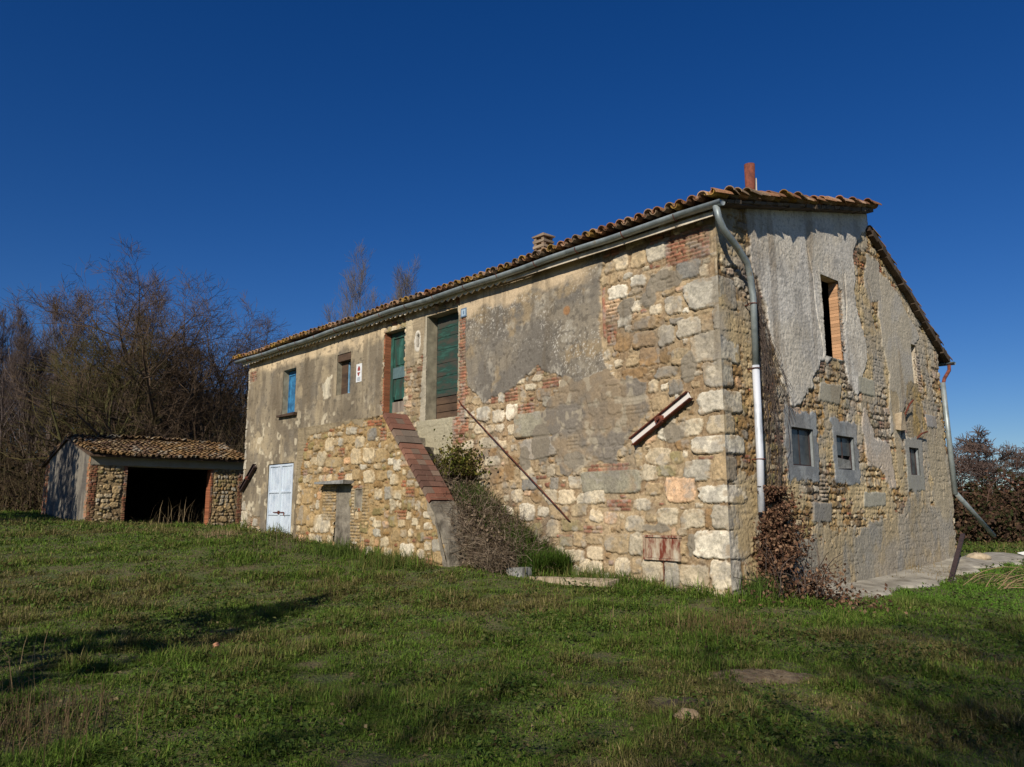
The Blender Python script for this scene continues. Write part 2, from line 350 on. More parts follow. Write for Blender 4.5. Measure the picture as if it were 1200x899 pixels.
    def rubble(w, s0, s1, z0, z1, pal, hr=(.13, .3), wr=(.14, .46), test=.22, brickp=.12, region=None, relief=None):
        z = z0
        names, pr = zip(*pal); pr = np.array(pr)/sum(pr)
        while z < z1:
            h = w.rs.uniform(*hr); s = s0 + w.rs.uniform(-.2, 0)
            while s < s1:
                wd = w.rs.uniform(*wr)
                if wd > 2.2*h: wd = 2.2*h
                sc, zc = s + wd/2, z + h/2 + w.rs.uniform(-.025, .025)
                if region is None or region(sc, zc):
                    if w.rs.rand() < brickp:
                        hh = h*.5
                        a, b = w.sl(sc - wd/2, sc + wd/2, zc - hh/2, zc + hh/2)
                        if w.O[a, b].size and w.O[a, b].mean() < .1: w.bricks(sc - wd/2, sc + wd/2, zc - hh, zc + hh)
                    else:
                        hh = h*w.rs.uniform(.75, .98); ww = wd*w.rs.uniform(.82, .97)
                        col = PAL[w.rs.choice(names, p=pr)]
                        if not w.stone(sc, zc, ww, hh, col, relief, test=test):
                            for q in (-1, 1): w.stone(sc + q*wd*.25, zc + w.rs.uniform(-.06, .06), ww*.45, hh*.55, col, relief, test=test)
                s += wd + .012
            z += h + .012
    def chinks(w, n, s0, s1, z0, z1, pal, size=(.05, .12), region=None, relief=None):
        names, pr = zip(*pal); pr = np.array(pr)/sum(pr)
        for _ in range(n):
            s = w.rs.uniform(s0, s1); z = w.rs.uniform(z0, z1)
            if region is not None and not region(s, z): continue
            i = np.searchsorted(w.z, z); j = np.searchsorted(w.s, s)
            if i >= len(w.z) or j >= len(w.s) or w.O[i, j]: continue
            wd = w.rs.uniform(*size)*1.3; ht = w.rs.uniform(*size)*.75
            w.stone(s, z, wd, ht, PAL[w.rs.choice(names, p=pr)]*.9, relief if relief is None else relief*.7, test=.16)
    def coat(w, mask, level, col, soft=.02, keep=.25):
        """a coat of plaster: mask in metres (positive inside), level in metres"""
        k = sst(mask, -.004, soft)
        inside = mask > 0
        base = w.H*keep + level
        w.H = np.where(inside, np.maximum(w.H*(1-k) + base*k, base*k), w.H)
        w.C = mixc(w.C, col, sst(mask, -.004, .012)) if np.ndim(col) == 1 else w.C*(1 - sst(mask, -.004, .012))[..., None] + col*sst(mask, -.004, .012)[..., None]
        w.O |= inside
    def opening(w, s0, s1, z0, z1):
        sc = (w.s[1:] + w.s[:-1])/2; zc = (w.z[1:] + w.z[:-1])/2
        w.hole |= ((zc[:, None] > z0) & (zc[:, None] < z1) & (sc[None] > s0) & (sc[None] < s1))
    def cut(w, fn):
        sc = (w.s[1:] + w.s[:-1])/2; zc = (w.z[1:] + w.z[:-1])/2
        w.hole |= fn(*np.meshgrid(sc, zc))
    def mesh(w, name, to3, mat, parent, loc=None, flip=False):
        n = len(w.s); nz = len(w.z)
        V = np.stack(to3(w.S, w.Z, w.H), -1).reshape(-1, 3)
        i, j = np.nonzero(~w.hole); a = i*n + j
        F = np.stack([a, a+1, a+n+1, a+n], 1)
        if flip: F = F[:, ::-1]
        used = np.zeros(len(V), bool); used[F.ravel()] = True
        idx = np.cumsum(used) - 1
        return np_mesh(name, V[used], idx[F], mat, parent, np.clip(w.C.reshape(-1, 3)[used], .01, .85), True, loc)

farm = thing('farmhouse', 'long abandoned two-storey stone farmhouse with peeling plaster, tiled roof and an outside staircase', 'farmhouse', (HC[0], HC[1], HZ), HROT)
DZ = (0, 0, -HZ)                              # parts are modelled with absolute heights
WALLTOP = 6.52
def slopef(X): return 6.72 + .25*X            # tile line of the front slope
def slopeb(X): return 7.78 - .57*(X - 6.1)    # tile line of the rear slope
FACADE_OPEN = dict(win1=(14.53, 15.37, 4.45, 5.82), win2=(11.38, 12.11, 4.69, 5.83), door1=(8.85, 9.75, 3.95, 6.06), shutter=(6.75, 7.93, 3.65, 6.15), white=(14.43, 16.08, .3, 2.96))
GABLE_OPEN = dict(big=(3.64, 4.40, 4.52, 6.16), w1=(2.12, 2.92, 2.36, 3.04), w2=(3.86, 4.62, 2.35, 3.0), w3=(7.42, 7.96, 2.35, 2.96), slot=(8.03, 8.34, 4.48, 5.4))
HERO_F = "1.99,6.08,0.36,0.33,C;1.59,6.04,0.35,0.31,S;1.18,6.09,0.48,0.36,R;2.29,6.03,0.23,0.21,S;0.55,5.60,0.46,0.34,G;0.24,5.50,0.16,0.20,C;1.85,5.78,0.19,0.11,R;1.61,5.62,0.34,0.23,W;2.09,5.52,0.44,0.29,W;1.00,5.65,0.27,0.23,C;1.37,5.38,0.14,0.19,W;1.68,5.17,0.25,0.19,W;1.43,5.18,0.13,0.11,W;1.26,5.03,0.27,0.18,C;0.88,5.04,0.38,0.31,R;0.98,5.29,0.25,0.13,S;0.73,5.29,0.17,0.08,P;0.24,5.12,0.74,0.53,R;1.94,5.00,0.32,0.32,W;1.82,4.79,0.27,0.13,W;1.49,4.83,0.60,0.23,O;0.81,4.75,0.30,0.12,G;0.58,4.60,0.47,0.32,R;0.23,4.57,0.21,0.22,S;0.00,4.65,0.23,0.45,R;1.05,4.54,0.35,0.35,R;1.52,4.54,0.47,0.29,O;2.02,4.58,0.37,0.35,O;0.23,4.21,0.64,0.51,R;0.77,4.13,0.37,0.29,S;1.41,4.22,0.43,0.32,O;1.08,4.20,0.20,0.30,O;1.78,4.20,0.24,0.21,S;1.06,3.92,0.45,0.16,G;0.57,3.82,0.40,0.08,S;-0.07,5.53,0.19,0.32,C;0.14,3.75,0.41,0.42,R;1.07,3.90,0.44,0.18,G;1.80,4.17,0.27,0.15,S;0.79,4.04,0.35,0.11,S;1.77,3.96,0.54,0.20,O;2.26,3.87,0.30,0.12,S;0.89,3.62,0.27,0.27,G;0.57,3.80,0.38,0.09,R;1.69,3.65,0.19,0.15,O;0.21,3.31,0.52,0.36,W;0.62,2.92,0.47,0.27,C;0.14,2.93,0.35,0.30,C;0.29,2.62,0.64,0.29,W;0.79,2.65,0.29,0.16,O;1.29,2.48,0.53,0.28,C;0.91,2.44,0.26,0.22,V;0.74,2.49,0.09,0.10,W;1.50,2.21,0.36,0.27,C;1.12,2.23,0.39,0.18,V;0.53,2.22,0.50,0.34,R;0.10,2.23,0.27,0.38,S;0.38,2.42,0.31,0.07,B;1.66,3.02,0.44,0.17,S;1.71,2.48,0.17,0.41,S;0.85,2.04,0.57,0.13,P;1.41,1.94,0.35,0.21,S;0.87,1.91,0.60,0.39,P;0.23,1.83,0.54,0.29,W;1.66,1.68,0.39,0.19,R;1.14,1.48,0.41,0.29,C;0.65,1.45,0.46,0.30,C;0.36,1.44,0.11,0.30,O;0.12,1.47,0.34,0.38,R;1.81,1.35,0.41,0.27,C;1.48,1.46,0.23,0.16,S;1.44,1.28,0.33,0.14,S;0.32,1.05,0.67,0.45,W;2.12,0.99,0.34,0.35,S;1.80,1.00,0.28,0.40,C;2.11,0.61,0.32,0.31,C;1.80,0.65,0.22,0.27,S;1.48,0.58,0.43,0.36,C;1.09,0.54,0.31,0.45,R;0.65,0.54,0.53,0.37,C;0.18,0.59,0.36,0.47,W;0.37,0.23,0.70,0.25,C;3.21,2.09,0.32,0.23,C;3.13,2.31,0.28,0.18,C;2.36,2.08,1.38,0.41,L;2.81,1.80,0.67,0.23,C;3.43,1.82,0.42,0.28,C;3.66,1.54,0.52,0.27,S;4.50,1.54,0.43,0.33,W;4.80,1.86,0.35,0.25,C;4.44,2.09,0.42,0.26,G;4.48,1.91,0.24,0.10,P;3.13,1.58,0.40,0.23,S;2.69,1.47,0.32,0.23,C;3.32,1.30,0.52,0.22,V;3.81,1.23,0.33,0.35,C;4.25,1.20,0.36,0.26,V;3.49,1.12,0.40,0.10,B;3.62,0.79,0.22,0.28,C;3.26,0.75,0.49,0.22,C;2.75,0.82,0.38,0.25,C;2.25,1.01,0.55,0.32,S;3.12,1.04,0.32,0.26,S;2.77,1.04,0.37,0.15,S;3.47,1.00,0.35,0.18,V;3.00,0.58,0.27,0.27,C;2.72,0.56,0.27,0.26,C;2.12,0.60,0.34,0.32,C;2.79,1.25,0.44,0.16,B;2.17,1.66,0.55,0.18,B;2.37,1.44,0.28,0.21,P;4.11,2.23,0.29,0.09,B;2.41,2.34,0.96,0.12,B;3.75,2.08,0.23,0.23,G;5.86,3.62,0.45,0.31,W;5.38,3.53,0.41,0.26,W;4.96,3.58,0.32,0.31,W;5.64,3.27,0.27,0.18,C;5.33,3.27,0.27,0.17,W;4.95,3.21,0.26,0.21,C;6.00,3.30,0.31,0.23,C;5.67,2.99,0.59,0.23,C;5.25,2.92,0.26,0.18,C;5.56,2.60,0.46,0.22,C;5.39,2.29,0.45,0.33,O;5.03,2.34,0.28,0.37,O;4.63,3.86,0.20,0.24,S;4.38,4.03,0.31,0.13,C;4.04,3.84,0.36,0.26,O;3.83,4.05,0.48,0.18,B;4.22,3.27,1.25,0.49,L;3.33,3.30,0.46,0.38,O;4.17,2.79,1.13,0.39,K;3.51,3.71,0.16,0.22,B;4.54,3.62,0.47,0.21,B;6.38,2.96,0.37,0.23,C;5.75,2.77,0.69,0.16,O;6.40,3.97,0.37,0.17,S;6.48,4.21,0.32,0.21,B;6.50,3.46,0.26,0.34,B"
HERO_S = "8.56,3.35,0.41,0.17,R;7.71,3.20,0.34,0.27,G;8.21,3.07,0.36,0.26,C;8.35,2.75,0.44,0.36,C;7.81,2.75,0.48,0.33,C;7.35,2.73,0.44,0.29,S;7.28,3.18,0.22,0.27,B;7.78,2.29,0.41,0.29,C;8.32,2.35,0.28,0.25,S;8.04,2.51,0.31,0.11,W;6.81,2.20,0.28,0.23,C;6.95,2.58,0.25,0.14,W;6.71,2.50,0.27,0.25,W;7.40,1.91,0.30,0.24,C;7.02,1.93,0.32,0.27,R;6.69,1.89,0.28,0.19,C;7.38,1.55,0.44,0.15,V;6.84,1.36,0.28,0.23,V;6.52,1.31,0.23,0.17,C;6.05,1.35,0.23,0.15,C;5.65,1.48,0.22,0.13,W;5.61,1.27,0.28,0.13,W;7.94,1.22,0.34,0.26,V;7.12,0.92,0.32,0.19,C;6.33,0.79,0.49,0.26,W;6.69,1.06,0.34,0.22,S;5.83,1.06,0.25,0.18,V;5.31,0.92,0.35,0.21,R;5.25,0.69,0.30,0.23,S;5.58,0.62,0.25,0.14,B;5.83,0.74,0.25,0.18,C;7.59,1.39,0.22,0.08,C;6.98,0.73,0.27,0.17,C;8.34,0.94,0.31,0.16,W;5.59,1.07,0.24,0.10,B;5.02,0.90,0.18,0.22,S;9.54,3.09,0.39,0.32,C;8.57,3.34,0.43,0.15,R;10.25,2.75,0.33,0.19,C;9.88,2.77,0.40,0.37,C;9.32,2.67,0.69,0.23,S;10.54,1.90,0.53,0.36,S;10.82,1.44,0.74,0.43,S;10.28,1.33,0.41,0.30,S;9.75,1.27,0.71,0.44,W;10.12,2.21,0.33,0.25,S;10.97,1.83,0.28,0.26,C;10.14,3.05,0.30,0.14,S"
PAL_F = [('C', 5), ('W', 2), ('S', 3), ('O', 2), ('R', 2), ('G', 1), ('V', 1), ('P', 1)]
# ---- long front
es = [e for k in FACADE_OPEN.values() for e in k[:2]]; ez = [e for k in FACADE_OPEN.values() for e in k[2:]]
s_ax = axis(0, 17.92, lambda v: .015 if v < 7 else (.02 if v < 11 else .027), es)
z_ax = axis(-.1, WALLTOP, lambda v: .016, ez)
W = Wall(s_ax, z_ax, 11, lin(172, 146, 106), lin(146, 118, 82))
W.heroes(HERO_F)
W.bricks(.12, 1.0, 5.74, 6.3); W.bricks(.9, 1.35, 6.22, 6.45)
W.bricks(2.14, 2.36, 4.55, 4.95); W.bricks(2.05, 2.4, 5.0, 5.45, col=PAL['P'])
W.stone(2.42, 5.2, .07, .95, PAL['B']*1.1, .02, p=8, irr=.2, ang=0)
W.rubble(0.6, 6.75, -.1, 6.5, PAL_F, brickp=.1)
W.rubble(6.7, 9.7, -.1, 6.5, [('C', 3), ('S', 4), ('V', 2), ('O', 2), ('P', 1)], hr=(.1, .2), wr=(.12, .3), brickp=.2)
W.rubble(9.7, 17.9, -.1, 6.5, [('C', 3), ('S', 3), ('O', 2), ('R', 2), ('P', 1)], brickp=.1)
for z0 in np.arange(-.1, 6.5, .33):                                   # far corner blocks
    W.stone(17.75, z0 + .16, .42 if int(z0*9) % 2 else .62, .31, PAL['R'], .02, p=7, irr=.3)
W.chinks(9000, 0, 9.5, -.1, 6.5, [('C', 3), ('S', 3), ('B', 2), ('O', 2), ('P', 1)])
fS, fZ = W.S, W.Z
nA = fbm(fS*1.6, fZ*1.6, 71, 5) - .5; nB = fbm(fS*7, fZ*7, 72, 4) - .5
def speck(sc, lo, hi, sd): return sst(fbm(fS*sc, fZ*sc, sd, 2), lo, hi)
# grey lichen plaster
cB = mixc(np.broadcast_to(lin(134, 122, 102), fS.shape + (3,)), lin(112, 104, 92), sst(fbm(fS*1.2, fZ*1.2, 31, 4), .4, .6))
cB = mixc(cB, lin(150, 128, 92), sst(fbm(fS*2.2, fZ*2.2, 35, 4), .55, .7)*.8)
grain = sst(vn(fS*38, fZ*38, 33)*.7 + vn(fS*61, fZ*61, 38)*.3, .66, .76)
cB = mixc(cB, lin(196, 188, 172), grain*sst(fbm(fS*1.1, fZ*1.1, 34, 4), .36, .58)*.85)
cB = mixc(cB, lin(176, 166, 146), sst(fbm(fS*3, fZ*3, 39, 5), .58, .70)*.45)
cB = mixc(cB, lin(84, 76, 66), speck(12, .62, .72, 36)*.55)
cB = mixc(cB, lin(196, 170, 132), sst(fZ + nA*.6 + nB*.2, 5.84, 6.02)*sst(fS, 2.5, 3.2))
cB = mixc(cB, lin(156, 108, 58), sst(.11 - np.hypot(fS - 3.35, (fZ - 5.42)), 0, .04)*.9)
polyB = [(6.75, 6.6), (2.36, 6.6), (2.46, 6.22), (2.48, 5.6), (2.50, 4.78), (2.37, 4.01), (2.84, 3.65), (3.6, 4.17), (4.14, 4.41), (4.64, 4.18), (5.22, 3.98), (5.82, 3.89), (6.4, 4.3), (6.55, 4.95), (6.62, 5.6)]
W.coat(polysdf(fS, fZ, polyB) + nA*.28 + nB*.12, .024, cB, keep=.12)
cB2 = mixc(np.broadcast_to(lin(142, 122, 94), fS.shape + (3,)), lin(122, 112, 98), sst(fbm(fS*1.8, fZ*1.8, 41, 4), .42, .6))
cB2 = mixc(cB2, lin(166, 152, 126), speck(6, .58, .7, 42)*.7)
polyB2 = [(3.96, 3.7), (3.49, 4.1), (2.37, 4.05), (1.54, 3.75), (1.37, 3.29), (1.96, 2.69), (2.16, 2.36), (2.86, 2.33), (3.5, 2.3), (3.7, 2.86), (4.2, 3.26)]
W.coat(polysdf(fS, fZ, polyB2) + nA*.5 + nB*.2, .016, cB2, keep=.45)
for (ss, zz, ww, hh) in ((.62, 3.95, .34, .5), (1.05, 5.5, .7, .36), (1.38, 5.25, .3, .3), (1.9, 5.2, .4, .3), (.95, 2.85, .5, .35), (4.1, 2.9, .55, .8), (3.2, 2.5, .5, .3), (.7, 1.05, .22, .5), (1.35, 1.28, .8, .16), (4.55, 2.6, .3, .5)):
    W.coat(.5*min(ww, hh)*(1 - np.hypot((fS - ss)/(ww/2), (fZ - zz)/(hh/2))) + nA*.12 + nB*.12, .012, lin(134, 122, 102), keep=.5)
# brick edge of the big doorway and strip between the doors
W.bricks(6.48, 6.73, 3.95, 5.9, col=PAL['B']*1.0); W.bricks(6.5, 7.0, 3.1, 4.1)
cD = mixc(np.broadcast_to(lin(186, 166, 130), fS.shape + (3,)), lin(150, 132, 102), sst(fbm(fS*3, fZ*2, 44, 4), .42, .62))
W.coat(polysdf(fS, fZ, [(8.85, 6.6), (7.6, 6.6), (7.6, 5.3), (8.13, 5.25), (8.47, 5.0), (8.8, 4.9)]) + nA*.3 + nB*.1, .022, cD)
W.coat(polysdf(fS, fZ, [(8.0, 6.2), (7.9, 6.2), (7.9, 3.5), (8.2, 3.5), (8.1, 5.0)]) + nB*.05, .02, lin(170, 158, 132))
W.coat(polysdf(fS, fZ, [(8.3, 3.66), (6.9, 3.66), (6.9, 2.4), (8.3, 2.4)]) + nB*.1, .014, lin(160, 150, 120), keep=.3)
W.coat(.17 - np.hypot((fS - 8.3)*1.25, (fZ - 5.6)*.62) + nB*.06, .03, lin(206, 196, 176))
# brown-grey plaster of the left half
cE = mixc(np.broadcast_to(lin(148, 132, 104), fS.shape + (3,)), lin(120, 106, 84), sst(fbm(fS*2.2, fZ*.8, 51, 5), .4, .62))
cE = mixc(cE, lin(170, 150, 114), sst(fbm(fS*1.4, fZ*1.4, 52, 4), .55, .7)*.8)
cE = mixc(cE, lin(204, 178, 136), sst(fZ + nA*.5 + nB*.25, 5.86, 6.12))
cE = mixc(cE, lin(200, 184, 150), speck(5, .66, .73, 53)*sst(4.9 - fZ, 0, 1)*.8)
cE = mixc(cE, lin(86, 78, 64), speck(9, .66, .74, 54)*.5)
polyE = [(17.85, 6.6), (9.78, 6.6), (9.78, 3.5), (11.1, 3.5), (13.2, 3.45), (14.0, 3.3), (14.1, 2.6), (14.1, .2), (16.3, .2), (16.5, 1.3), (17.2, 1.45), (17.85, 1.9)]
W.coat(polysdf(fS, fZ, polyE) + nA*.55 + nB*.2, .02, cE, keep=.1)
W.coat(polysdf(fS, fZ, [(12.9, 5.1), (12.4, 5.25), (12.4, 4.75), (12.75, 4.6)]) + nB*.3, .026, lin(206, 192, 160))
W.bricks(17.3, 17.85, 5.75, 6.1)
W.stone(8.3, 5.62, .12, .3, PAL['D']*.35, -.05, p=6, irr=.2)
# corner blocks are worked square: blend to a common arris
for k, v in FACADE_OPEN.items(): W.opening(*v)
ARR = .02
def blend(H, d): 
    t = sst(d, 0, .06); return H*t + ARR*(1 - t)
stain = fbm(fS*.7, fZ*.5, 95, 4); W.C *= (.80 + .40*stain)[..., None]
W.C = mixc(W.C, lin(112, 104, 92), sst(fbm(fS*2.6, fZ*1.6, 96, 4), .56, .72)*.40)
W.C *= (.86 + .28*fbm(fS*30, fZ*30, 97, 3))[..., None]
W.C = W.C*.80 + W.C.mean(-1, keepdims=True)*np.array([1.05, 1.0, .90])*.20; W.C *= 1.09
W.C = mixc(W.C, lin(104, 90, 70), sst(fbm(fS*4.5, fZ*.45, 98, 4), .56, .70)*.38*sst(fZ, 2.6, 4.5))
W.H = blend(W.H, W.S)
W.mesh('front_wall', lambda S, Z, H: (-H, S - ARR*(S < 1e-6), Z), M['masonry'], farm, DZ, flip=True)

# ---- gable
es = [e for k in GABLE_OPEN.values() for e in k[:2]]; ez = [e for k in GABLE_OPEN.values() for e in k[2:]]
z_g = np.concatenate([z_ax, axis(WALLTOP, 8.5, lambda v: .018, [])[1:]])
for e in ez: z_g[np.argmin(abs(z_g - e))] = e
G_ = Wall(axis(0, 9.92, lambda v: .017, es), z_g, 23, lin(158, 128, 84), lin(132, 104, 68))
PAL_G = [('C', 3), ('S', 4), ('O', 3), ('P', 1), ('V', 1), ('D', 1)]
k = 0; z0 = .1
for q in HERO_F.split(';'):
    f = q.split(','); s, z, wd, ht = map(float, f[:4])
    if s - wd/2 < .12 and wd > .2:                                     # the same corner blocks turn the corner
        wg = .30 if k % 2 else .55; k += 1
        G_.stone(wg/2 - .03, z, wg + .06, ht, PAL[f[4]]*.92, .02, p=7, irr=.35, ang=0)
GS, GZz = G_.S, G_.Z
G_.rubble(.3, 9.9, -.1, 8.4, PAL_G, hr=(.08, .22), wr=(.08, .36), brickp=.08, relief=.016)
G_.chinks(7000, 0, 9.9, -.1, 8.4, [('C', 2), ('S', 3), ('O', 3), ('B', 2), ('D', 2)], relief=.016)
gA = fbm(GS*1.6, GZz*1.6, 171, 5) - .5; gB = fbm(GS*7, GZz*7, 172, 4) - .5; gF = fbm(GS*20, GZz*20, 173, 3) - .5
rough_p = (fbm(GS*16, GZz*16, 175, 4) - .5)*.008 + (fbm(GS*42, GZz*42, 176, 3) - .5)*.012 + (fbm(GS*3, GZz*3, 177, 3) - .5)*.014
def coatg(mask, level, col, soft=.02, keep=.1, rough=1.0):
    h0 = G_.H.copy(); G_.coat(mask, level, col, soft, keep); G_.H = np.where(mask > .01, G_.H + rough_p*rough, G_.H)
cP = mixc(np.broadcast_to(lin(216, 206, 188), GS.shape + (3,)), lin(200, 190, 172), sst(fbm(GS*1.5, GZz*.9, 61, 4), .42, .6))
cP = mixc(cP, lin(146, 136, 122), sst(fbm(GS*24, GZz*24, 62, 2), .62, .74)*.5)
cP = mixc(cP, lin(176, 166, 150), sst(fbm(GS*3, GZz*2, 63, 4), .52, .66)*.6)
# thin scraps of old render left all over the rubble
coatg((fbm(GS*1.9, GZz*1.5, 191, 5) - .495)*.8 + gB*.16, .013, mixc(np.broadcast_to(lin(186, 164, 124), GS.shape + (3,)), lin(164, 150, 126), sst(gA, -.1, .1)), keep=.38, rough=1.0)
P1 = [(.95, 6.9), (5.9, 8.3), (6.3, 8.0), (5.49, 7.24), (5.19, 6.9), (5.3, 6.43), (5.2, 5.9), (5.5, 5.2), (5.6, 4.7), (5.3, 4.3), (4.94, 3.94), (4.6, 4.05), (4.45, 4.45), (3.6, 4.47), (3.37, 4.4), (2.86, 3.7), (2.55, 3.3), (2.16, 3.4), (1.92, 4.0), (1.6, 4.75), (1.36, 5.33), (1.1, 5.82)]
coatg(polysdf(GS, GZz, P1) + gA*.3 + gB*.14, .035, cP, rough=1.2)
P2 = [(6.2, 6.9), (7.0, 6.75), (7.7, 6.39), (8.74, 5.67), (8.6, 5.5), (8.36, 5.42), (8.02, 4.44), (7.32, 3.79), (6.86, 3.38), (6.41, 2.98), (6.47, 3.72), (6.61, 4.49), (6.31, 5.78), (6.5, 6.3)]
coatg(polysdf(GS, GZz, P2) + gA*.3 + gB*.12, .03, lin(184, 172, 150))
coatg(polysdf(GS, GZz, [(5.9, 7.1), (6.6, 7.0), (6.5, 6.2), (6.0, 6.0), (5.7, 6.4)]) + gA*.3 + gB*.15, .02, lin(168, 158, 140))
P3 = [(5.05, 3.3), (5.3, 3.6), (5.6, 3.05), (6.41, 2.98), (6.46, 2.53), (6.6, 1.98), (6.2, 2.03), (5.78, 2.41), (5.17, 2.43)]
coatg(polysdf(GS, GZz, P3) + gA*.25 + gB*.14, .03, lin(188, 172, 152))
coatg(polysdf(GS, GZz, [(6.6, 4.2), (7.1, 4.1), (7.05, 2.2), (6.7, 2.2)]) + gA*.2 + gB*.14, .02, lin(178, 160, 128))
for pl_, c in (([(3.36, 3.97), (4.26, 4.0), (4.12, 3.6), (3.2, 3.6)], (166, 158, 138)), ([(5.04, 4.3), (5.85, 4.28), (5.79, 3.92), (4.98, 3.94)], (168, 162, 142)),
               ([(4.92, 1.93), (5.99, 1.94), (5.94, 1.66), (4.87, 1.64)], (166, 160, 142)), ([(2.79, 1.73), (3.5, 1.7), (3.45, 1.36), (2.75, 1.37)], (140, 134, 122)), ([(8.58, 3.8), (9.29, 3.8), (9.34, 3.5), (8.67, 3.51)], (166, 160, 152))):
    coatg(polysdf(GS, GZz, pl_) + gB*.06, .03, lin(*c), rough=.4)
# smeared lime over the foot of the wall
cL = mixc(np.broadcast_to(lin(170, 152, 120), GS.shape + (3,)), lin(150, 142, 126), sst(fbm(GS*2, GZz*.8, 66, 4), .45, .6))
coatg(polysdf(GS, GZz, [(1.9, 1.3), (2.97, 1.25), (3.82, 1.2), (4.8, 1.5), (6.94, 1.7), (9.95, 1.9), (9.95, -.2), (1.9, -.2)]) + gA*1.2 + gB*.45, .02, cL, keep=.28, rough=1.3)
cY = mixc(np.broadcast_to(lin(168, 142, 92), GS.shape + (3,)), lin(160, 140, 104), sst(fbm(GS*3, GZz*1.2, 67, 4), .45, .6))
coatg(polysdf(GS, GZz, [(7.5, 4.45), (8.35, 4.45), (8.6, 3.2), (7.4, 3.2)]) + gA*.4 + gB*.15, .018, cY, keep=.4)
coatg(polysdf(GS, GZz, [(8.5, 3.1), (9.9, 3.4), (9.9, .4), (8.6, .6)]) + gA*1.2 + gB*.4, .014, lin(170, 156, 130), keep=.4, rough=1.2)
# cement surrounds of the small windows
cC = mixc(np.broadcast_to(lin(150, 152, 150), GS.shape + (3,)), lin(128, 130, 130), sst(fbm(GS*4, GZz*4, 68, 4), .42, .6))
for (a, b_, c, d) in ((1.92, 3.1, 2.08, 3.38), (3.7, 4.82, 2.08, 3.3), (7.2, 8.2, 1.98, 3.17)):
    coatg(np.minimum(np.minimum(GS - a, b_ - GS), np.minimum(GZz - c, d - GZz)) + gB*.22 + gA*.08, .028, cC if a < 7 else lin(160, 156, 142), keep=.05, rough=.4)
G_.bricks(3.1, 3.42, 1.75, 2.2, col=lin(176, 150, 116), rel=.03)
G_.bricks(4.38, 4.55, 4.7, 6.0, col=PAL['P']); G_.bricks(8.34, 8.6, 4.3, 5.2, col=lin(206, 176, 146)); G_.bricks(3.4, 3.62, 4.2, 4.42)
# cracks in the plaster
for pts in ([(3.15, 6.6), (3.3, 6.1), (3.35, 5.4), (3.5, 4.9), (3.55, 4.5)], [(4.75, 6.4), (4.72, 5.8), (4.65, 5.4)], [(5.9, 6.5), (6.2, 5.9)], [(5.15, 2.6), (5.7, 2.35), (5.9, 2.5), (6.3, 2.2), (6.4, 1.95)]):
    for a, b_ in zip(pts[:-1], pts[1:]):
        e = np.array(b_) - a; tt = np.clip(((GS - a[0])*e[0] + (GZz - a[1])*e[1])/(e@e), 0, 1)
        dd = np.hypot(GS - a[0] - e[0]*tt + gB*.05, GZz - a[1] - e[1]*tt)
        G_.H -= .02*sst(.025 - dd, 0, .02)
for v in GABLE_OPEN.values(): G_.opening(*v)
G_.cut(lambda S, Z: (Z > slopef(S) - .1) & (S < 6.1) | (Z > slopeb(S) - .1) & (S >= 6.1))
G_.C *= (.82 + .36*fbm(GS*.8, GZz*.5, 195, 4))[..., None]; G_.C *= (.84 + .32*fbm(GS*30, GZz*30, 197, 3))[..., None]
G_.C = mixc(G_.C, lin(140, 118, 88), sst(fbm(GS*3.4, GZz*.35, 199, 4), .54, .70)*.42*sst(GZz, 2.5, 4.5)); gg = sst(fbm(GS*1.3, GZz*.9, 198, 5), .46, .62)*.5; G_.C = G_.C*(1 - gg[..., None]) + (G_.C.mean(-1, keepdims=True)*np.array([1.06, 1.0, .9]))*gg[..., None]
G_.H = blend(G_.H, G_.S)
# the right end of the gable is battered
G_.mesh('gable_wall', lambda S, Z, H: (S - ARR*(S < 1e-6) - .03*np.maximum(Z - 1, 0)*sst(S, 8, 9.9), -H, Z), M['masonry'], farm, DZ)

# ---- unseen rear and end walls close the house
mb = MB()
mb.box((.05, 17.86, 0), (9.7, 17.94, 6.2)); mb.box((9.62, .1, 0), (9.70, 17.9, 5.35))
mb.add([(0.05, 17.86, 6.2), (9.7, 17.86, 5.3), (6.1, 17.86, 8.1), (0.05, 17.94, 6.2), (9.7, 17.94, 5.3), (6.1, 17.94, 8.1)], [(0, 1, 2), (3, 5, 4), (0, 2, 5, 3), (1, 4, 5, 2)])
mb.build('rear_wall', M['plaster_white'], farm, loc=DZ)
# step in the gable between the two roof slopes
mb = MB(); mb.box((6.02, .02, 7.5), (6.12, 17.9, 8.16)); mb.build('ridge_wall', M['plaster_white'], farm, loc=DZ)

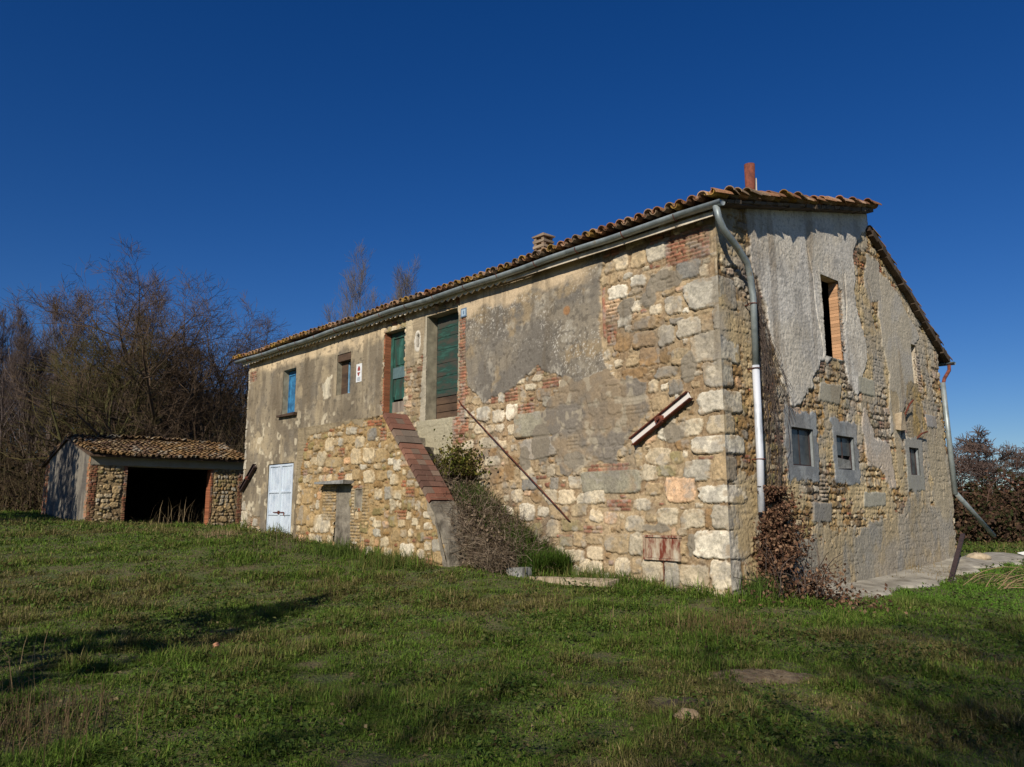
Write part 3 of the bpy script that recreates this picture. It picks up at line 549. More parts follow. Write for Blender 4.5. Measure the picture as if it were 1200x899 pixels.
# ---- window and door reveals
def reveal(name, s0, s1, z0, z1, depth, mat, plane='f', back=None, jr=None, sill=True):
    """four sides of an opening, 'f' long front (into +x) or 'g' gable (into +y)"""
    def P(s, d, z): return (d, s, z) if plane == 'f' else (s, d, z)
    t = .06; mb = MB()
    def bx(a, b, c, d, e, f):
        p = P(a, c, e); q_ = P(b, d, f); mb.box(np.minimum(p, q_), np.maximum(p, q_))
    bx(s0 - t, s0 - .002, -.004, depth, z0 - t, z1 + t); 
    if jr is None: bx(s1 + .002, s1 + t, -.004, depth, z0 - t, z1 + t)
    bx(s0 - .002, s1 + .002, -.003, depth, z1 + .002, z1 + t); bx(s0 - .002, s1 + .002, -.003, depth, z0 - t, z0 - .002)
    o = mb.build(name, mat, farm, loc=DZ)
    if jr is not None:
        mj = MB(); zz = z0 - t
        while zz < z1 + t:
            h = .07; p = P(s1 + .002, -.003, zz); q_ = P(s1 + t, depth, min(zz + h - .008, z1 + t)); cc = jr*random.Random(int(zz*991)).uniform(.8, 1.2)
            mj.box(np.minimum(p, q_), np.maximum(p, q_), c=cc); zz += h
        p = P(s1 + .008, 0, z0 - t); q_ = P(s1 + t + .01, depth, z1 + t); mj.box(np.minimum(p, q_), np.maximum(p, q_), c=lin(190, 160, 120))
        mj.build('brick_jamb', M['masonry'], farm, loc=DZ)
    if back:
        mk = MB(); p = P(s0 - t, depth + .002, z0 - t); q_ = P(s1 + t, depth + .03, z1 + t)
        mk.box(np.minimum(p, q_), np.maximum(p, q_)); mk.build('recess_back', back, farm, loc=DZ)
    return o
R = FACADE_OPEN
reveal('reveal', *R['win1'], .45, M['cement_warm']); reveal('reveal', *R['win2'], .45, M['cement_warm'])
reveal('reveal', *R['door1'], .32, M['cement_warm'], jr=PAL['B']*.9); reveal('reveal', *R['shutter'], .34, M['cement_warm'])
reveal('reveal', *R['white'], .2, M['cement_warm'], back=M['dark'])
Q = GABLE_OPEN
reveal('reveal', *Q['big'], .18, M['plaster_white'], 'g', jr=lin(194, 150, 112))
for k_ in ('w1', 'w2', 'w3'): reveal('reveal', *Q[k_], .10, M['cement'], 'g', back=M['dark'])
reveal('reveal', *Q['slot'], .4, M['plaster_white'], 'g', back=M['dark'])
# ------------------------------------------------------------------ outside staircase, a block of rubble standing 1.6 m out from the long front
XB = -1.6
def stair_top(s): return np.where(s > 7.25, 3.6, np.where(s > 5.54, 1.72 + (s - 5.54)*1.09, 1.72 - (5.54 - s)*np.where(s > 5.06, 1.45, 1.45) - np.maximum(0, 5.04 - s)*9))
B_ = Wall(axis(4.9, 11.12, lambda v: .016, [8.52, 9.17, 8.06, 8.33]), axis(.2, 3.62, lambda v: .016, [2.15, 1.63, 2.03]), 37, lin(170, 142, 98), lin(146, 120, 82))
B_.heroes(HERO_S)
B_.bricks(9.17, 9.75, 1.35, 2.1, col=PAL['S']*1.05); B_.bricks(8.36, 8.5, .9, 2.1, col=PAL['C']*.9); B_.bricks(8.0, 8.5, 2.05, 2.15)
B_.bricks(7.8, 8.04, 1.2, 2.1, col=PAL['S']); B_.bricks(8.1, 8.5, .9, 1.3, col=PAL['S'])
B_.rubble(4.9, 11.1, .2, 3.6, [('C', 5), ('S', 5), ('R', 2), ('V', 2), ('O', 2), ('P', 1)], brickp=.1, hr=(.11, .24), wr=(.12, .34))
B_.chinks(4000, 4.9, 11.1, .2, 3.6, [('C', 3), ('S', 4), ('B', 2), ('O', 2)])
bS, bZ = B_.S, B_.Z; bA = fbm(bS*1.6, bZ*1.6, 271, 5) - .5; bB = fbm(bS*7, bZ*7, 272, 4) - .5
cE2 = mixc(np.broadcast_to(lin(148, 132, 104), bS.shape + (3,)), lin(120, 106, 84), sst(fbm(bS*2.2, bZ*.8, 51, 5), .4, .62))
B_.coat(polysdf(bS, bZ, [(11.3, 3.9), (7.0, 3.9), (8.2, 3.5), (9.8, 3.42), (10.6, 3.3), (10.9, 2.6), (11.0, 1.6), (11.05, .2), (11.3, .2)]) + bA*.3 + bB*.15, .012, cE2, keep=.3)
B_.coat(polysdf(bS, bZ, [(5.62, 1.85), (4.8, 1.0), (4.8, .2), (4.98, .2), (5.0, .9), (5.5, 1.55)]) + bA*.4 + bB*.2, .012, lin(150, 138, 118), keep=.5)
B_.opening(8.52, 9.17, .2, 2.15); B_.opening(8.06, 8.33, 1.63, 2.03)
B_.cut(lambda S, Z: Z > stair_top(S))
stair = B_.mesh('staircase', lambda S, Z, H: (XB - H, S, Z), M['masonry'], farm, DZ, flip=True)
# inner face, end face, landing and left cheek
ss = np.concatenate([np.linspace(4.95, 5.54, 5), np.linspace(5.6, 7.25, 8), [11.1]]); mb = MB()
top = stair_top(ss) - .01
for k in range(len(ss)-1):
    a, b_ = ss[k], ss[k+1]; za, zb = top[k], top[k+1]
    if k == len(ss)-2: break
    mb.add([(-1.1, a, .2), (-1.1, b_, .2), (-1.1, b_, zb), (-1.1, a, za)], [(0, 1, 2, 3)])
mb.box((-1.58, 8.42, .2), (-.03, 11.1, 3.585)); mb.box((-1.58, 7.26, .2), (-1.1, 8.42, 3.584))
mb.build('stair_core', M['render_grey'], stair)
mb = MB(); r_ = np.random.RandomState(4)
xs = np.linspace(-1.645, -1.08, 12); zs = np.linspace(.2, 1.75, 30)
XX, ZZ = np.meshgrid(xs, zs); YY = np.maximum(5.54 - (1.74 - ZZ)*.69, 5.03 - np.maximum(0, 1.0 - ZZ)*.12) - .10 - (fbm(XX*5, ZZ*5, 88, 4) - .25)*.08
iq = (np.arange(29)[:, None]*12 + np.arange(11)[None]).ravel()
mb.addn(np.stack([XX.ravel(), YY.ravel(), ZZ.ravel()], 1), np.stack([iq, iq+1, iq+13, iq+12], 1))
L0 = np.stack([XX[:, 0], YY[:, 0], ZZ[:, 0]], 1); L1 = L0 + np.array([[.018, .16, 0]]) + np.stack([0*zs, (vn(zs*6, zs*0, 4) - .5)*.12, 0*zs], 1); kk = np.arange(29)
mb.addn(np.concatenate([L0, L1]), np.stack([kk, kk+1, kk+31-1, kk+30-1], 1))
mb.build('parapet_end', M['render_grey'], stair, smooth=False)
# brick coping on the sloping parapet, in a few lengths
d = Vector((0, 1.71, 1.865)).normalized(); nrm = Vector((0, -d.z, d.y)); p0 = Vector((0, 5.52, 1.72)); Ltot = 2.53
cuts = [0, .36, .98, 1.62, 2.02, Ltot]; rr = random.Random(5); mb = MB()
for k in range(5):
    a = p0 + d*(cuts[k] + .008); b_ = p0 + d*(cuts[k+1] - .004); off = rr.uniform(0, .02)
    for q in range(3):                                                # three bricks across
        x0 = -1.655 + q*.195; x1 = x0 + .19
        c = [lin(128, 86, 68), lin(114, 84, 70), lin(132, 94, 76), lin(122, 108, 94), lin(124, 86, 70)][k]*rr.uniform(.92, 1.08)
        n_ = max(1, int((cuts[k+1] - cuts[k])/.15))
        for m_ in range(n_):
            aa = a.lerp(b_, m_/n_); bb = a.lerp(b_, (m_+1)/n_ - .02); o2 = off + rr.uniform(0, .006)
            V = [tuple(p + nrm*h + Vector((x, 0, 0))) for p in (aa, bb) for x, h in ((x0, -.02), (x1, -.02), (x1, .06 + o2), (x0, .06 + o2))]
            mb.add(V, [(3, 2, 1, 0), (4, 5, 6, 7), (0, 1, 5, 4), (1, 2, 6, 5), (2, 3, 7, 6), (3, 0, 4, 7)], (c if rr.random() > .12 else lin(124, 104, 88))*rr.uniform(.82, 1.15))
mb.build('coping', M['masonry'], stair)
for k in range(15):
    z = .56 + k*.205; y = 3.75 + k*.32; mb = MB()
    mb.box((-1.09, y + rr.uniform(-.02, .02), max(.2, z - .6)), (-.02, y + .78, z + rr.uniform(-.02, .02)), jit=.018)
    mb.build('step', M['render_grey'], stair)
mb = MB(); mb.box((-1.22, 3.36, .3), (-.15, 3.78, .575), jit=.02); mb.build('step', M['stone_grey'], stair)
# cellar door in the block
mb = MB(); mb.box((XB - .26, 8.42, 2.16), (XB + .25, 9.72, 2.225), jit=.015); mb.build('door_hood', M['stone_grey'], stair)
cd = None; mb = MB()
for k in range(4):
    y0 = 8.53 + k*.16; mb.box((XB + .10, y0, .5), (XB + .13 + .006*(k % 2), y0 + .142, 2.13 - .012*(k % 3)), jit=.006)
cd = mb.build('door', M['grey_wood'], stair)
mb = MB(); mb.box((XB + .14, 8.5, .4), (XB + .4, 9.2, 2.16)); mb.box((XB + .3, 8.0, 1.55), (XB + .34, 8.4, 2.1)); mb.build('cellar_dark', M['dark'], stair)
mb = MB()
mb.box((XB + .03, 9.172, .2), (XB + .4, 9.23, 2.16)); mb.box((XB + .03, 8.46, .2), (XB + .4, 8.518, 2.16)); mb.box((XB, 8.33, 1.55), (XB + .3, 8.36, 2.1)); mb.box((XB, 8.02, 1.55), (XB + .3, 8.058, 2.1)); mb.box((XB, 8.02, 1.56), (XB + .3, 8.36, 1.628)); mb.box((XB, 8.02, 2.032), (XB + .3, 8.36, 2.08))
mb.build('door_jamb', M['cement_warm'], stair)

# ------------------------------------------------------------------ joinery
def part_box(name, mat, lo, hi, parent, **k):
    mb = MB(); mb.box(lo, hi, **k); return mb.build(name, mat, parent)
def louver_rows(mb, x0, x1, y0, y1, z0, z1, n):
    for k in range(n):
        a = z0 + (z1 - z0)*k/n; b_ = z0 + (z1 - z0)*(k+1)/n; mb.box((x0, y0, a + .004), (x1, y1, b_ - .004), jit=.003)
# green panelled door at the head of the stairs
mb = MB(); X = .17
mb.box((X, 8.86, 3.96), (X + .05, 8.98, 6.05)); mb.box((X, 9.62, 3.96), (X + .05, 9.74, 6.05)); mb.box((X - .001, 8.98, 5.9), (X + .05, 9.62, 6.05)); 
mb.box((X + .03, 8.98, 4.4), (X + .045, 9.62, 5.9)); mb.box((X + .012, 9.06, 4.32), (X + .032, 9.54, 4.78)); mb.box((X + .012, 9.06, 5.2), (X + .032, 9.54, 5.82))
door = mb.build('door', M['green_wood'], farm, loc=DZ)
part_box('mid_rail', mat_noise('blue_grey_paint', lin(74, 96, 98), lin(96, 118, 118), scale=6), (X - .002, 8.98, 4.86), (X + .048, 9.62, 5.14), door)
part_box('bottom_rail', M['grey_wood'], (X - .002, 8.98, 3.96), (X + .048, 9.62, 4.26), door)
mb = MB(); mb.tube([(X - .05, 8.93, 5.0), (X + .0, 8.93, 5.0)], .02, 8); mb.build('handle', M['dark_iron'], door)
# plank shutter over the tall doorway
mb = MB(); hs = [.30, .21, .30, .33, .31, .33, .16]; z = 6.14
for k, h in enumerate(hs):
    mb.box((.24 + .004*(k % 3), 6.78, z - h + .012), (.275, 7.86, z), jit=.006); z -= h
sh_ = mb.build('plank_shutter', M['green_wood2'], farm, loc=DZ)
part_box('shade_backing', M['dark'], (.28, 6.76, 3.64), (.3, 7.92, 6.16), sh_)  # dark sheet added behind the planks, shade put into its colour
mb = MB()
while z > 3.72:
    mb.box((.245, 6.78, max(3.67, z - .17)), (.275, 7.86, z - .01), jit=.006); z -= .18
pb_ = mb.build('bare_board', M['dark_wood'], sh_); pb_['label'] = 'bare rotten boards at the foot of the shutter'
# white sheet-metal double door
wd = part_box('door', M['white_metal'], (.02, 14.46, .62), (.045, 16.05, 2.94), farm); wd.location = DZ; wd['label'] = 'white sheet-metal double door'
mb = MB()
for (a, b_) in ((14.47, 15.25), (15.262, 16.04)):
    mb.box((-.012, a, .62), (.018, a + .05, 2.93)); mb.box((-.012, b_ - .05, .62), (.018, b_, 2.93))
    for zz in (.63, 1.42, 2.08, 2.87): mb.box((-.010, a + .05, zz), (.018, b_ - .05, zz + .05))
    for q in range(1, 4):
        yy = a + (b_ - a)*q/4; mb.box((.008, yy - .006, 2.13), (.018, yy + .006, 2.86)); mb.box((.008, yy - .006, 1.47), (.018, yy + .006, 2.07))
mb.build('door_frame', M['white_metal'], wd)
mb = MB(); mb.tube([(-.03, 14.9, 1.5), (-.03, 15.6, 1.5)], .015, 8); mb.tube([(-.03, 14.9, 1.5), (-.03, 14.9, 1.4)], .015, 8); mb.box((-.04, 15.2, 1.45), (-.015, 15.3, 1.55)); mb.build('bolt', M['rust'], wd)
# blue windows
wn = part_box('window', M['blue_wood'], (.19, 14.56, 4.5), (.215, 14.93, 5.66), farm); wn.location = DZ
part_box('shutter_leaf', M['blue_wood'], (.19, 14.95, 4.5), (.215, 15.35, 5.66), wn)
mb = MB()
for a, b_ in ((14.535, 14.575), (14.92, 14.96), (15.325, 15.365)): mb.box((.165, a, 4.46), (.22, b_, 5.8))
mb.box((.166, 14.575, 5.66), (.22, 15.325, 5.8)); mb.box((.166, 14.575, 4.46), (.22, 15.325, 4.52)); mb.build('frame', M['blue_wood'], wn)
mb = MB(); mb.box((-.13, 14.35, 4.36), (.2, 15.5, 4.43), jit=.012); mb.build('sill', M['dark_wood'], wn)
mb = MB(); mb.box((.217, 14.53, 4.45), (.24, 15.37, 5.82)); mb.build('pane', M['dark'], wn)  # dark sheet closing the opening, room shade given as colour
wn = part_box('window', M['dark_wood'], (.13, 11.78, 4.7), (.16, 12.10, 5.62), farm); wn.location = DZ
mb = MB(); mb.box((.15, 11.385, 4.7), (.2, 11.43, 5.6)); mb.box((.15, 11.58, 4.7), (.2, 11.62, 5.6)); mb.box((.15, 11.75, 4.7), (.2, 11.78, 5.6)); mb.box((.151, 11.43, 4.7), (.2, 11.75, 4.76)); mb.box((.151, 11.43, 5.55), (.2, 11.75, 5.6)); mb.build('frame', M['blue_pale'], wn)
mb = MB(); mb.box((.18, 11.4, 4.7), (.19, 11.78, 5.6)); mb.build('pane', M['pane_clear'], wn)
mb = MB(); mb.box((.21, 11.3, 4.65), (.24, 12.2, 5.9)); mb.build('shade_sheet', M['dark'], wn)  # added dark sheet, its colour stands for the shaded recess
part_box('lintel', M['dark_wood'], (.0, 11.4, 5.63), (.2, 12.11, 5.83), wn)
# gable windows: mesh-grey panes
for nm, (a, b_, c, d_) in (('w1', Q['w1']), ('w2', Q['w2']), ('w3', Q['w3'])):
    lo = c if nm != 'w2' else c + .26
    p = part_box('window', M['pane'], (a + .02, .055, lo + .02), (b_ - .02, .065, d_ - .02), farm); p.location = DZ
    mb = MB()
    mb.box((a, .04, c), (a + .03, .08, d_)); mb.box((b_ - .03, .04, c), (b_, .08, d_)); mb.box((a + .03, .041, d_ - .03), (b_ - .03, .08, d_)); mb.box((a + .03, .041, c), (b_ - .03, .08, c + .03))
    mb.box(((a + b_)/2 - .01, .045, c + .03), ((a + b_)/2 + .01, .07, d_ - .03))
    mb.build('frame', M['dark_iron'], p)
    if nm == 'w2':
        mb = MB(); mb.box((a + .08, .02, c + .03), (b_ - .12, .09, c + .2), jit=.03); mb.build('rubble_fill', M['stone_grey'], p)
mb = MB(); mb.box((6.80, -.15, 3.3), (7.0, .02, 3.66), jit=.03); mb.build('corbel', M['stone'], farm, loc=DZ)
mb = MB(); mb.tube([(7.1, -.04, 3.5), (7.3, -.16, 3.9), (7.42, -.2, 4.0)], .02, 6); mb.build('iron_hook', M['rust'], farm, loc=DZ); mb = MB(); mb.tube([(7.9, 0, 3.15), (8.05, -.1, 3.3), (8.25, -.15, 3.35)], .02, 6); mb.build('iron_hook', M['rust'], farm, loc=DZ)

# ------------------------------------------------------------------ things fixed to the long front
mb = MB()
def tie_bar(s0, z0, s1, z1, wid, flange, web, label):
    a = Vector((-.10, s0, z0)); b_ = Vector((-.10, s1, z1)); d = (b_ - a).normalized(); nn = Vector((0, -d.z, d.y))
    mb = MB()
    for q in (-1, 1): mb.beam(a + nn*q*wid/2, b_ + nn*q*wid/2, .11, .018, up=(nn.x, nn.y, nn.z))
    o = mb.build('tie_bar', M[flange], farm, loc=DZ); o['label'] = label
    mb = MB(); mb.beam(a + Vector((.005, 0, 0)), b_ + Vector((.005, 0, 0)), wid - .02, .012, up=(1, 0, 0)); mb.build('web', M[web], o)
    mb = MB(); m_ = (a + b_)/2; mb.box(tuple(m_ + Vector((-.045, -.08, -.055))), tuple(m_ + Vector((.01, .08, .055)))); mb.tube([m_ + Vector((-.09, 0, 0)), m_ + Vector((0, 0, 0))], .03, 6); mb.build('nut', M['rust_red'], o)
tie_bar(1.76, 2.75, .55, 3.44, .13, 'rust', 'white_paint', 'rusty iron wall tie with flaking white web')
tie_bar(17.86, 2.2, 16.9, 2.96, .13, 'dark_iron', 'dark_iron', 'dark iron wall tie near the far corner')
mb = MB(); mb.box((-.05, .92, .80), (.02, 1.56, 1.13)); hb = mb.build('meter_box', M['rust_white'], farm, loc=DZ)
mb = MB(); mb.box((-.075, .87, 1.135), (.0, 1.62, 1.17)); mb.box((-.068, .88, .765), (.0, 1.61, .795)); mb.box((-.068, .88, .795), (.0, .915, 1.135)); mb.box((-.068, 1.565, .795), (.0, 1.61, 1.135)); mb.box((-.062, 1.07, .8), (-.045, 1.09, 1.13)); mb.build('box_frame', M['rust_white'], hb)
mb = MB(); mb.tube([(-.03, 1.22, .76), (-.03, 1.235, .22)], .010, 6); mb.build('crack_line', M['rust'], hb)  # thin tube added to draw the dark crack line below the box
mb = MB(); mb.tube([(-.04, 6.66, 4.0), (-.10, 6.58, 3.95), (-.13, 5.0, 2.75), (-.13, 3.45, 1.56), (-.09, 3.33, 1.42), (-.02, 3.32, 1.36)], .012, 7); mb.build('handrail', M['rust'], farm, smooth=True, loc=DZ)
# small board with a red mark
mb = MB(); mb.box((-.035, 10.80, 4.93), (-.022, 11.07, 5.42)); bd = mb.build('sign_board', M['plate']); bd.location = (HC[0], HC[1], 0); bd.rotation_euler = (0, 0, HROT); tag(bd, 'small upright white sign with red marks on the front wall left of the green door', 'sign')
mb = MB(); mb.add([(-.0365, 11.0, 5.23), (-.0365, 10.87, 5.23), (-.0365, 10.87, 5.29), (-.0365, 10.9, 5.345), (-.0365, 10.955, 5.36), (-.0365, 11.0, 5.30)], [(0, 1, 2, 3, 4, 5)])
mb.build('red_symbol', M['red_print'], bd)
mb = MB(); mb.add([(-.0365, 11.02, 5.19), (-.0365, 10.86, 5.19), (-.0365, 10.9, 5.15), (-.0365, 10.92, 5.1), (-.0365, 10.97, 5.09), (-.0365, 10.99, 5.14)], [(0, 1, 2, 3, 4, 5)]); mb.build('red_symbol', M['red_print'], bd)
mb = MB()
for k in range(4): mb.box((-.0368, 10.85, 5.045 - k*.028), (-.0356, 11.02, 5.055 - k*.028))
mb.build('print_line', M['blue_print'], bd)
mb = MB(); mb.box((-.045, 6.42, 5.88), (-.03, 6.62, 6.08)); np_ = mb.build('number_plate', M['plate_blue']); np_.location = (HC[0], HC[1], 0); np_.rotation_euler = (0, 0, HROT); tag(np_, 'small square pale blue number tile high on the wall beside the tall green shutter', 'number tile')
mb = MB(); mb.box((-.047, 6.42, 5.88), (-.0445, 6.62, 5.905)); mb.box((-.047, 6.42, 6.055), (-.0445, 6.62, 6.08)); mb.box((-.047, 6.42, 5.905), (-.0445, 6.445, 6.055)); mb.box((-.047, 6.595, 5.905), (-.0445, 6.62, 6.055)); mb.box((-.047, 6.505, 5.94), (-.0445, 6.535, 6.02)); mb.build('plate_border', M['blue_print'], np_)

# ------------------------------------------------------------------ roof
def tile_field(ncol, nrow, pitch, row, r0, r1, length, seed, cols, jit=.012, lift=.0):
    """barrel tiles: local frame u along the eave, v up the slope, n off the slope; returns V, F, C"""
    rs = np.random.RandomState(seed); K = 7; th = np.linspace(0, pi, K)
    def shell(rad0, rad1, up):
        V = []
        for (rr0, v) in ((rad0, 0), (rad1, length)):
            for t_ in (0, .014):
                for a in th: V.append(((rr0 - t_)*cos(a), v, up*(rr0 - t_)*sin(a)))
        V = np.array(V); F = []
        for k in range(K-1):
            F += [(k, k+1, 2*K+k+1, 2*K+k), (K+k+1, K+k, 3*K+k, 3*K+k+1), (k+1, k, K+k, K+k+1), (2*K+k, 2*K+k+1, 3*K+k+1, 3*K+k)]
        F += [(0, 2*K, 3*K, K), (K-1, 2*K-1, 4*K-1, 3*K-1)]
        return V, np.array(F)
    Vc, Fc = shell(r0, r1, 1); Vp, Fp = shell(r1*1.0, r0*1.0, -1)
    OV = []; OF = []; OC = []; n = 0
    for kind_ in (0, 1):
        i, j = np.meshgrid(np.arange(ncol + (1 if kind_ == 0 else 0)), np.arange(nrow)); i = i.ravel(); j = j.ravel(); m = len(i)
        T, F = (Vc, Fc) if kind_ == 0 else (Vp, Fp)
        ang = rs.normal(0, .05, m); uu = i*pitch + (0 if kind_ == 0 else pitch/2) + rs.normal(0, jit, m); vv = j*row + rs.normal(0, jit*1.6, m) - .03
        nn = (.055 if kind_ == 0 else .105) + rs.normal(0, .006, m) + lift
        X = T[None, :, 0]*np.cos(ang)[:, None] - T[None, :, 1]*np.sin(ang)[:, None] + uu[:, None]
        Y = T[None, :, 0]*np.sin(ang)[:, None] + T[None, :, 1]*np.cos(ang)[:, None] + vv[:, None]
        Z = T[None, :, 2] + nn[:, None] + (length - T[None, :, 1])*.10*(1 if kind_ == 0 else .8)
        V = np.stack([X, Y, Z], -1).reshape(-1, 3)
        c = cols[rs.choice(len(cols), m)]*rs.uniform(.75, 1.2, (m, 1)); OC.append(np.repeat(c, len(T), 0))
        OF.append((F[None] + (np.arange(m)*len(T))[:, None, None]).reshape(-1, 4) + n); OV.append(V); n += len(V)
    return np.concatenate(OV), np.concatenate(OF), np.concatenate(OC)
TC = np.array([lin(168, 122, 88), lin(150, 104, 72), lin(176, 140, 104), lin(142, 118, 92), lin(170, 132, 66), lin(132, 96, 70), lin(186, 150, 120), lin(120, 100, 80)])
# deck and rafters
def prism(poly, y0, y1):
    mb = MB(); n = len(poly); V = [(x, y, z) for y in (y0, y1) for x, z in poly]
    return mb.add(V, [tuple(range(n)), tuple(range(n, 2*n))[::-1]] + [(k, n + k, n + (k+1) % n, (k+1) % n) for k in range(n)])
roof = prism([(-.22, slopef(-.22) - .20), (-.22, slopef(-.22) - .13), (6.02, slopef(6.02) - .13), (6.02, slopef(6.02) - .20)], -.21, 18.12).build('roof', M['dark_wood'], farm, loc=DZ)
prism([(6.0, slopeb(6.0) - .21), (6.0, slopeb(6.0) - .13), (10.2, slopeb(10.2) - .13), (10.2, slopeb(10.2) - .21)], -.12, 18.12).build('rear_deck', M['dark_wood'], roof)
al = math.atan(.25); V, F, C_ = tile_field(87, 22, .214, .30, .098, .066, .44, 3, TC)
V[:, 0] -= .22; vg = V[:, 0] < -.06; V[vg, 0] -= .10*(1 - ((V[vg, 1] + .03)/.30) % 1)*(.4 + vn(V[vg, 1]*3.3, V[vg, 1]*0, 7)); sag = (fbm(V[:, 0]*.35, V[:, 1]*.3, 5, 2) - .5)*.10
Vx = -.31 + V[:, 1]*cos(al) - V[:, 2]*sin(al); Vz = slopef(-.31) - .135 + V[:, 1]*sin(al) + V[:, 2]*cos(al) + sag
C_ = mixc(C_, lin(176, 138, 50), sst(fbm(V[:, 0]*2, V[:, 1]*2, 8, 3), .58, .7)*.55)
np_mesh('tiles', np.stack([Vx, V[:, 0], Vz], 1), F, M['tile'], roof, C_, False)
al2 = math.atan(.57); V, F, C_ = tile_field(86, 16, .214, .30, .098, .066, .44, 4, TC*.8)
V[:, 0] -= .05
Vx = 10.32 - V[:, 1]*cos(al2) + V[:, 2]*sin(al2); Vz = slopeb(10.32) - .135 + V[:, 1]*sin(al2) + V[:, 2]*cos(al2)
np_mesh('tiles', np.stack([Vx, V[:, 0], Vz], 1), F[:, ::-1], M['tile'], roof, C_, False)
# rough verge of mortar and broken tile under the front slope
rs = np.random.RandomState(9)
def verge(f, x0, n, step, y0, t0, t1, col, sd):
    mb = MB(); rs = np.random.RandomState(sd); ta = rs.uniform(t0, t1, n+1); oy = rs.uniform(0, .035, n+1)
    for k in range(n):
        xa, xb = x0 + k*step, x0 + (k+1)*step - .008; V = []
        for (x, q) in ((xa, k), (xb, k)):
            z = f(x) - .13
            V += [(x, y0 - oy[q], z - ta[q]), (x, -.03, z - ta[q]), (x, -.03, z + .004), (x, y0 - oy[q] - .01, z + .004)]
        V = np.array(V) + rs.uniform(-.007, .007, (8, 3))
        mb.add(V, [(3, 2, 1, 0), (4, 5, 6, 7), (0, 1, 5, 4), (1, 2, 6, 5), (2, 3, 7, 6), (3, 0, 4, 7)], col*rs.uniform(.6, 1.2))
    return mb
verge(slopef, -.2, 29, .212, -.22, .03, .08, lin(104, 90, 74), 9).build('verge', M['masonry'], roof)
verge(slopeb, 6.1, 20, .205, -.14, .09, .14, lin(92, 78, 64), 10).build('verge', M['masonry'], roof)
# pale board, then scalloped closing strip, under the gutter
mb = MB(); mb.box((-.215, -.1, 6.30), (-.195, 4.9, 6.385)); mb.build('eave_board', M['plaster_white'], roof)
mb = MB(); n_ = 4*62; ys = np.linspace(4.9, 18.05, n_ + 1); zb = 6.365 - .075*np.abs(np.sin((ys - 4.9)/.212*pi/1.0))**1.5*(.6 + .5*vn(ys*3, ys*0, 3))
V = np.concatenate([np.stack([np.full(n_+1, x), ys, z], 1) for x, z in ((-.20, zb), (-.20, np.full(n_+1, 6.43)), (-.17, zb), (-.17, np.full(n_+1, 6.43)))])
k_ = np.arange(n_); m_ = n_ + 1
mb.addn(V, np.concatenate([np.stack([k_, k_+m_, k_+1+m_, k_+1], 1), np.stack([k_+2*m_, k_+1+2*m_, k_+1+3*m_, k_+3*m_], 1), np.stack([k_, k_+1, k_+1+2*m_, k_+2*m_], 1)]))
mb.build('eave_strip', mat_noise('limewash', lin(196, 184, 160), lin(224, 214, 196), scale=7), roof)
# gutter
def gutter(path_y, x, z, r, parent):
    y0, y1 = path_y; K = 9; mb = MB(); rings = 24; V = []
    for q in range(rings + 1):
        y = y0 + (y1 - y0)*q/rings; dz = .012*sin(q*1.7) + .01*sin(q*.6)
        for rr_ in (r, r - .006):
            for k in range(K):
                a = pi + pi*k/(K-1); V.append((x + rr_*cos(a), y, z + dz + rr_*sin(a)))
    F = []; st = 2*K
    for q in range(rings):
        for k in range(K-1):
            F += [(q*st + k, q*st + k+1, (q+1)*st + k+1, (q+1)*st + k), (q*st+K+k+1, q*st+K+k, (q+1)*st+K+k, (q+1)*st+K+k+1)]
        F += [(q*st, (q+1)*st, (q+1)*st+K, q*st+K), (q*st+K-1, q*st+2*K-1, (q+1)*st+2*K-1, (q+1)*st+K-1)]
    for q in (0, rings): F.append(tuple(q*st + k for k in range(K)))
    mb.add(V, F); return mb
gt = gutter((-.34, 18.3), -.30, 6.47, .085, farm).build('gutter', M['zinc'], farm, smooth=True, loc=DZ)
for k in range(16):
    y = .55 + k*1.12; mb = MB()
    mb.tube([(-.30 + .092*cos(a), y, 6.47 + .092*sin(a)) for a in np.linspace(pi, 2*pi, 9)] , .009, 5); mb.tube([(-.21, y, 6.47), (-.12, y, 6.50)], .009, 5); mb.build('bracket', M['rust'], gt)
gt2 = gutter((-.25, 18.2), 10.22, 5.22, .075, farm).build('gutter', M['zinc'], farm, smooth=True, loc=DZ)
mb = MB(); mb.tube([(-.30, -.22, 6.41), (-.28, -.25, 6.2), (-.16, -.25, 6.05), (.2, -.25, 5.85), (.56, -.22, 5.66), (.70, -.19, 5.45), (.80, -.17, 5.1), (.80, -.15, 3.85)], .055, 12)
dp = mb.build('downpipe', M['zinc'], farm, smooth=True, loc=DZ)
mb = MB(); mb.tube([(.80, -.15, 3.95), (.79, -.15, 2.5), (.76, -.14, 1.55)], .06, 12); pl_ = mb.build('lower_length', M['pipe_pale'], dp, smooth=True); pl_['label'] = 'whitened lower length of the downpipe'
for z in (5.0, 3.9, 2.4):
    mb = MB(); mb.tube([(.80 + .074*cos(a), -.15 + .074*sin(a), z) for a in np.linspace(0, 2*pi, 13)], .009, 5, cap=False); mb.tube([(.80, -.08, z), (.80, .0, z)], .012, 5); mb.build('clamp', M['rust'], dp)
mb = MB(); mb.tube([(10.2, -.12, 5.15), (10.18, -.12, 5.02), (9.85, -.1, 4.78), (9.72, -.1, 4.62)], .042, 10); dp2 = mb.build('downpipe', M['rust_red'], farm, smooth=True, loc=DZ); dp2['label'] = 'rust-red elbow and broken downpipe at the far gable corner'
mb = MB(); mb.tube([(9.70, -.1, 4.66), (9.86, -.1, 1.95)], .06, 12); mb.build('straight_length', M['zinc'], dp2, smooth=True)
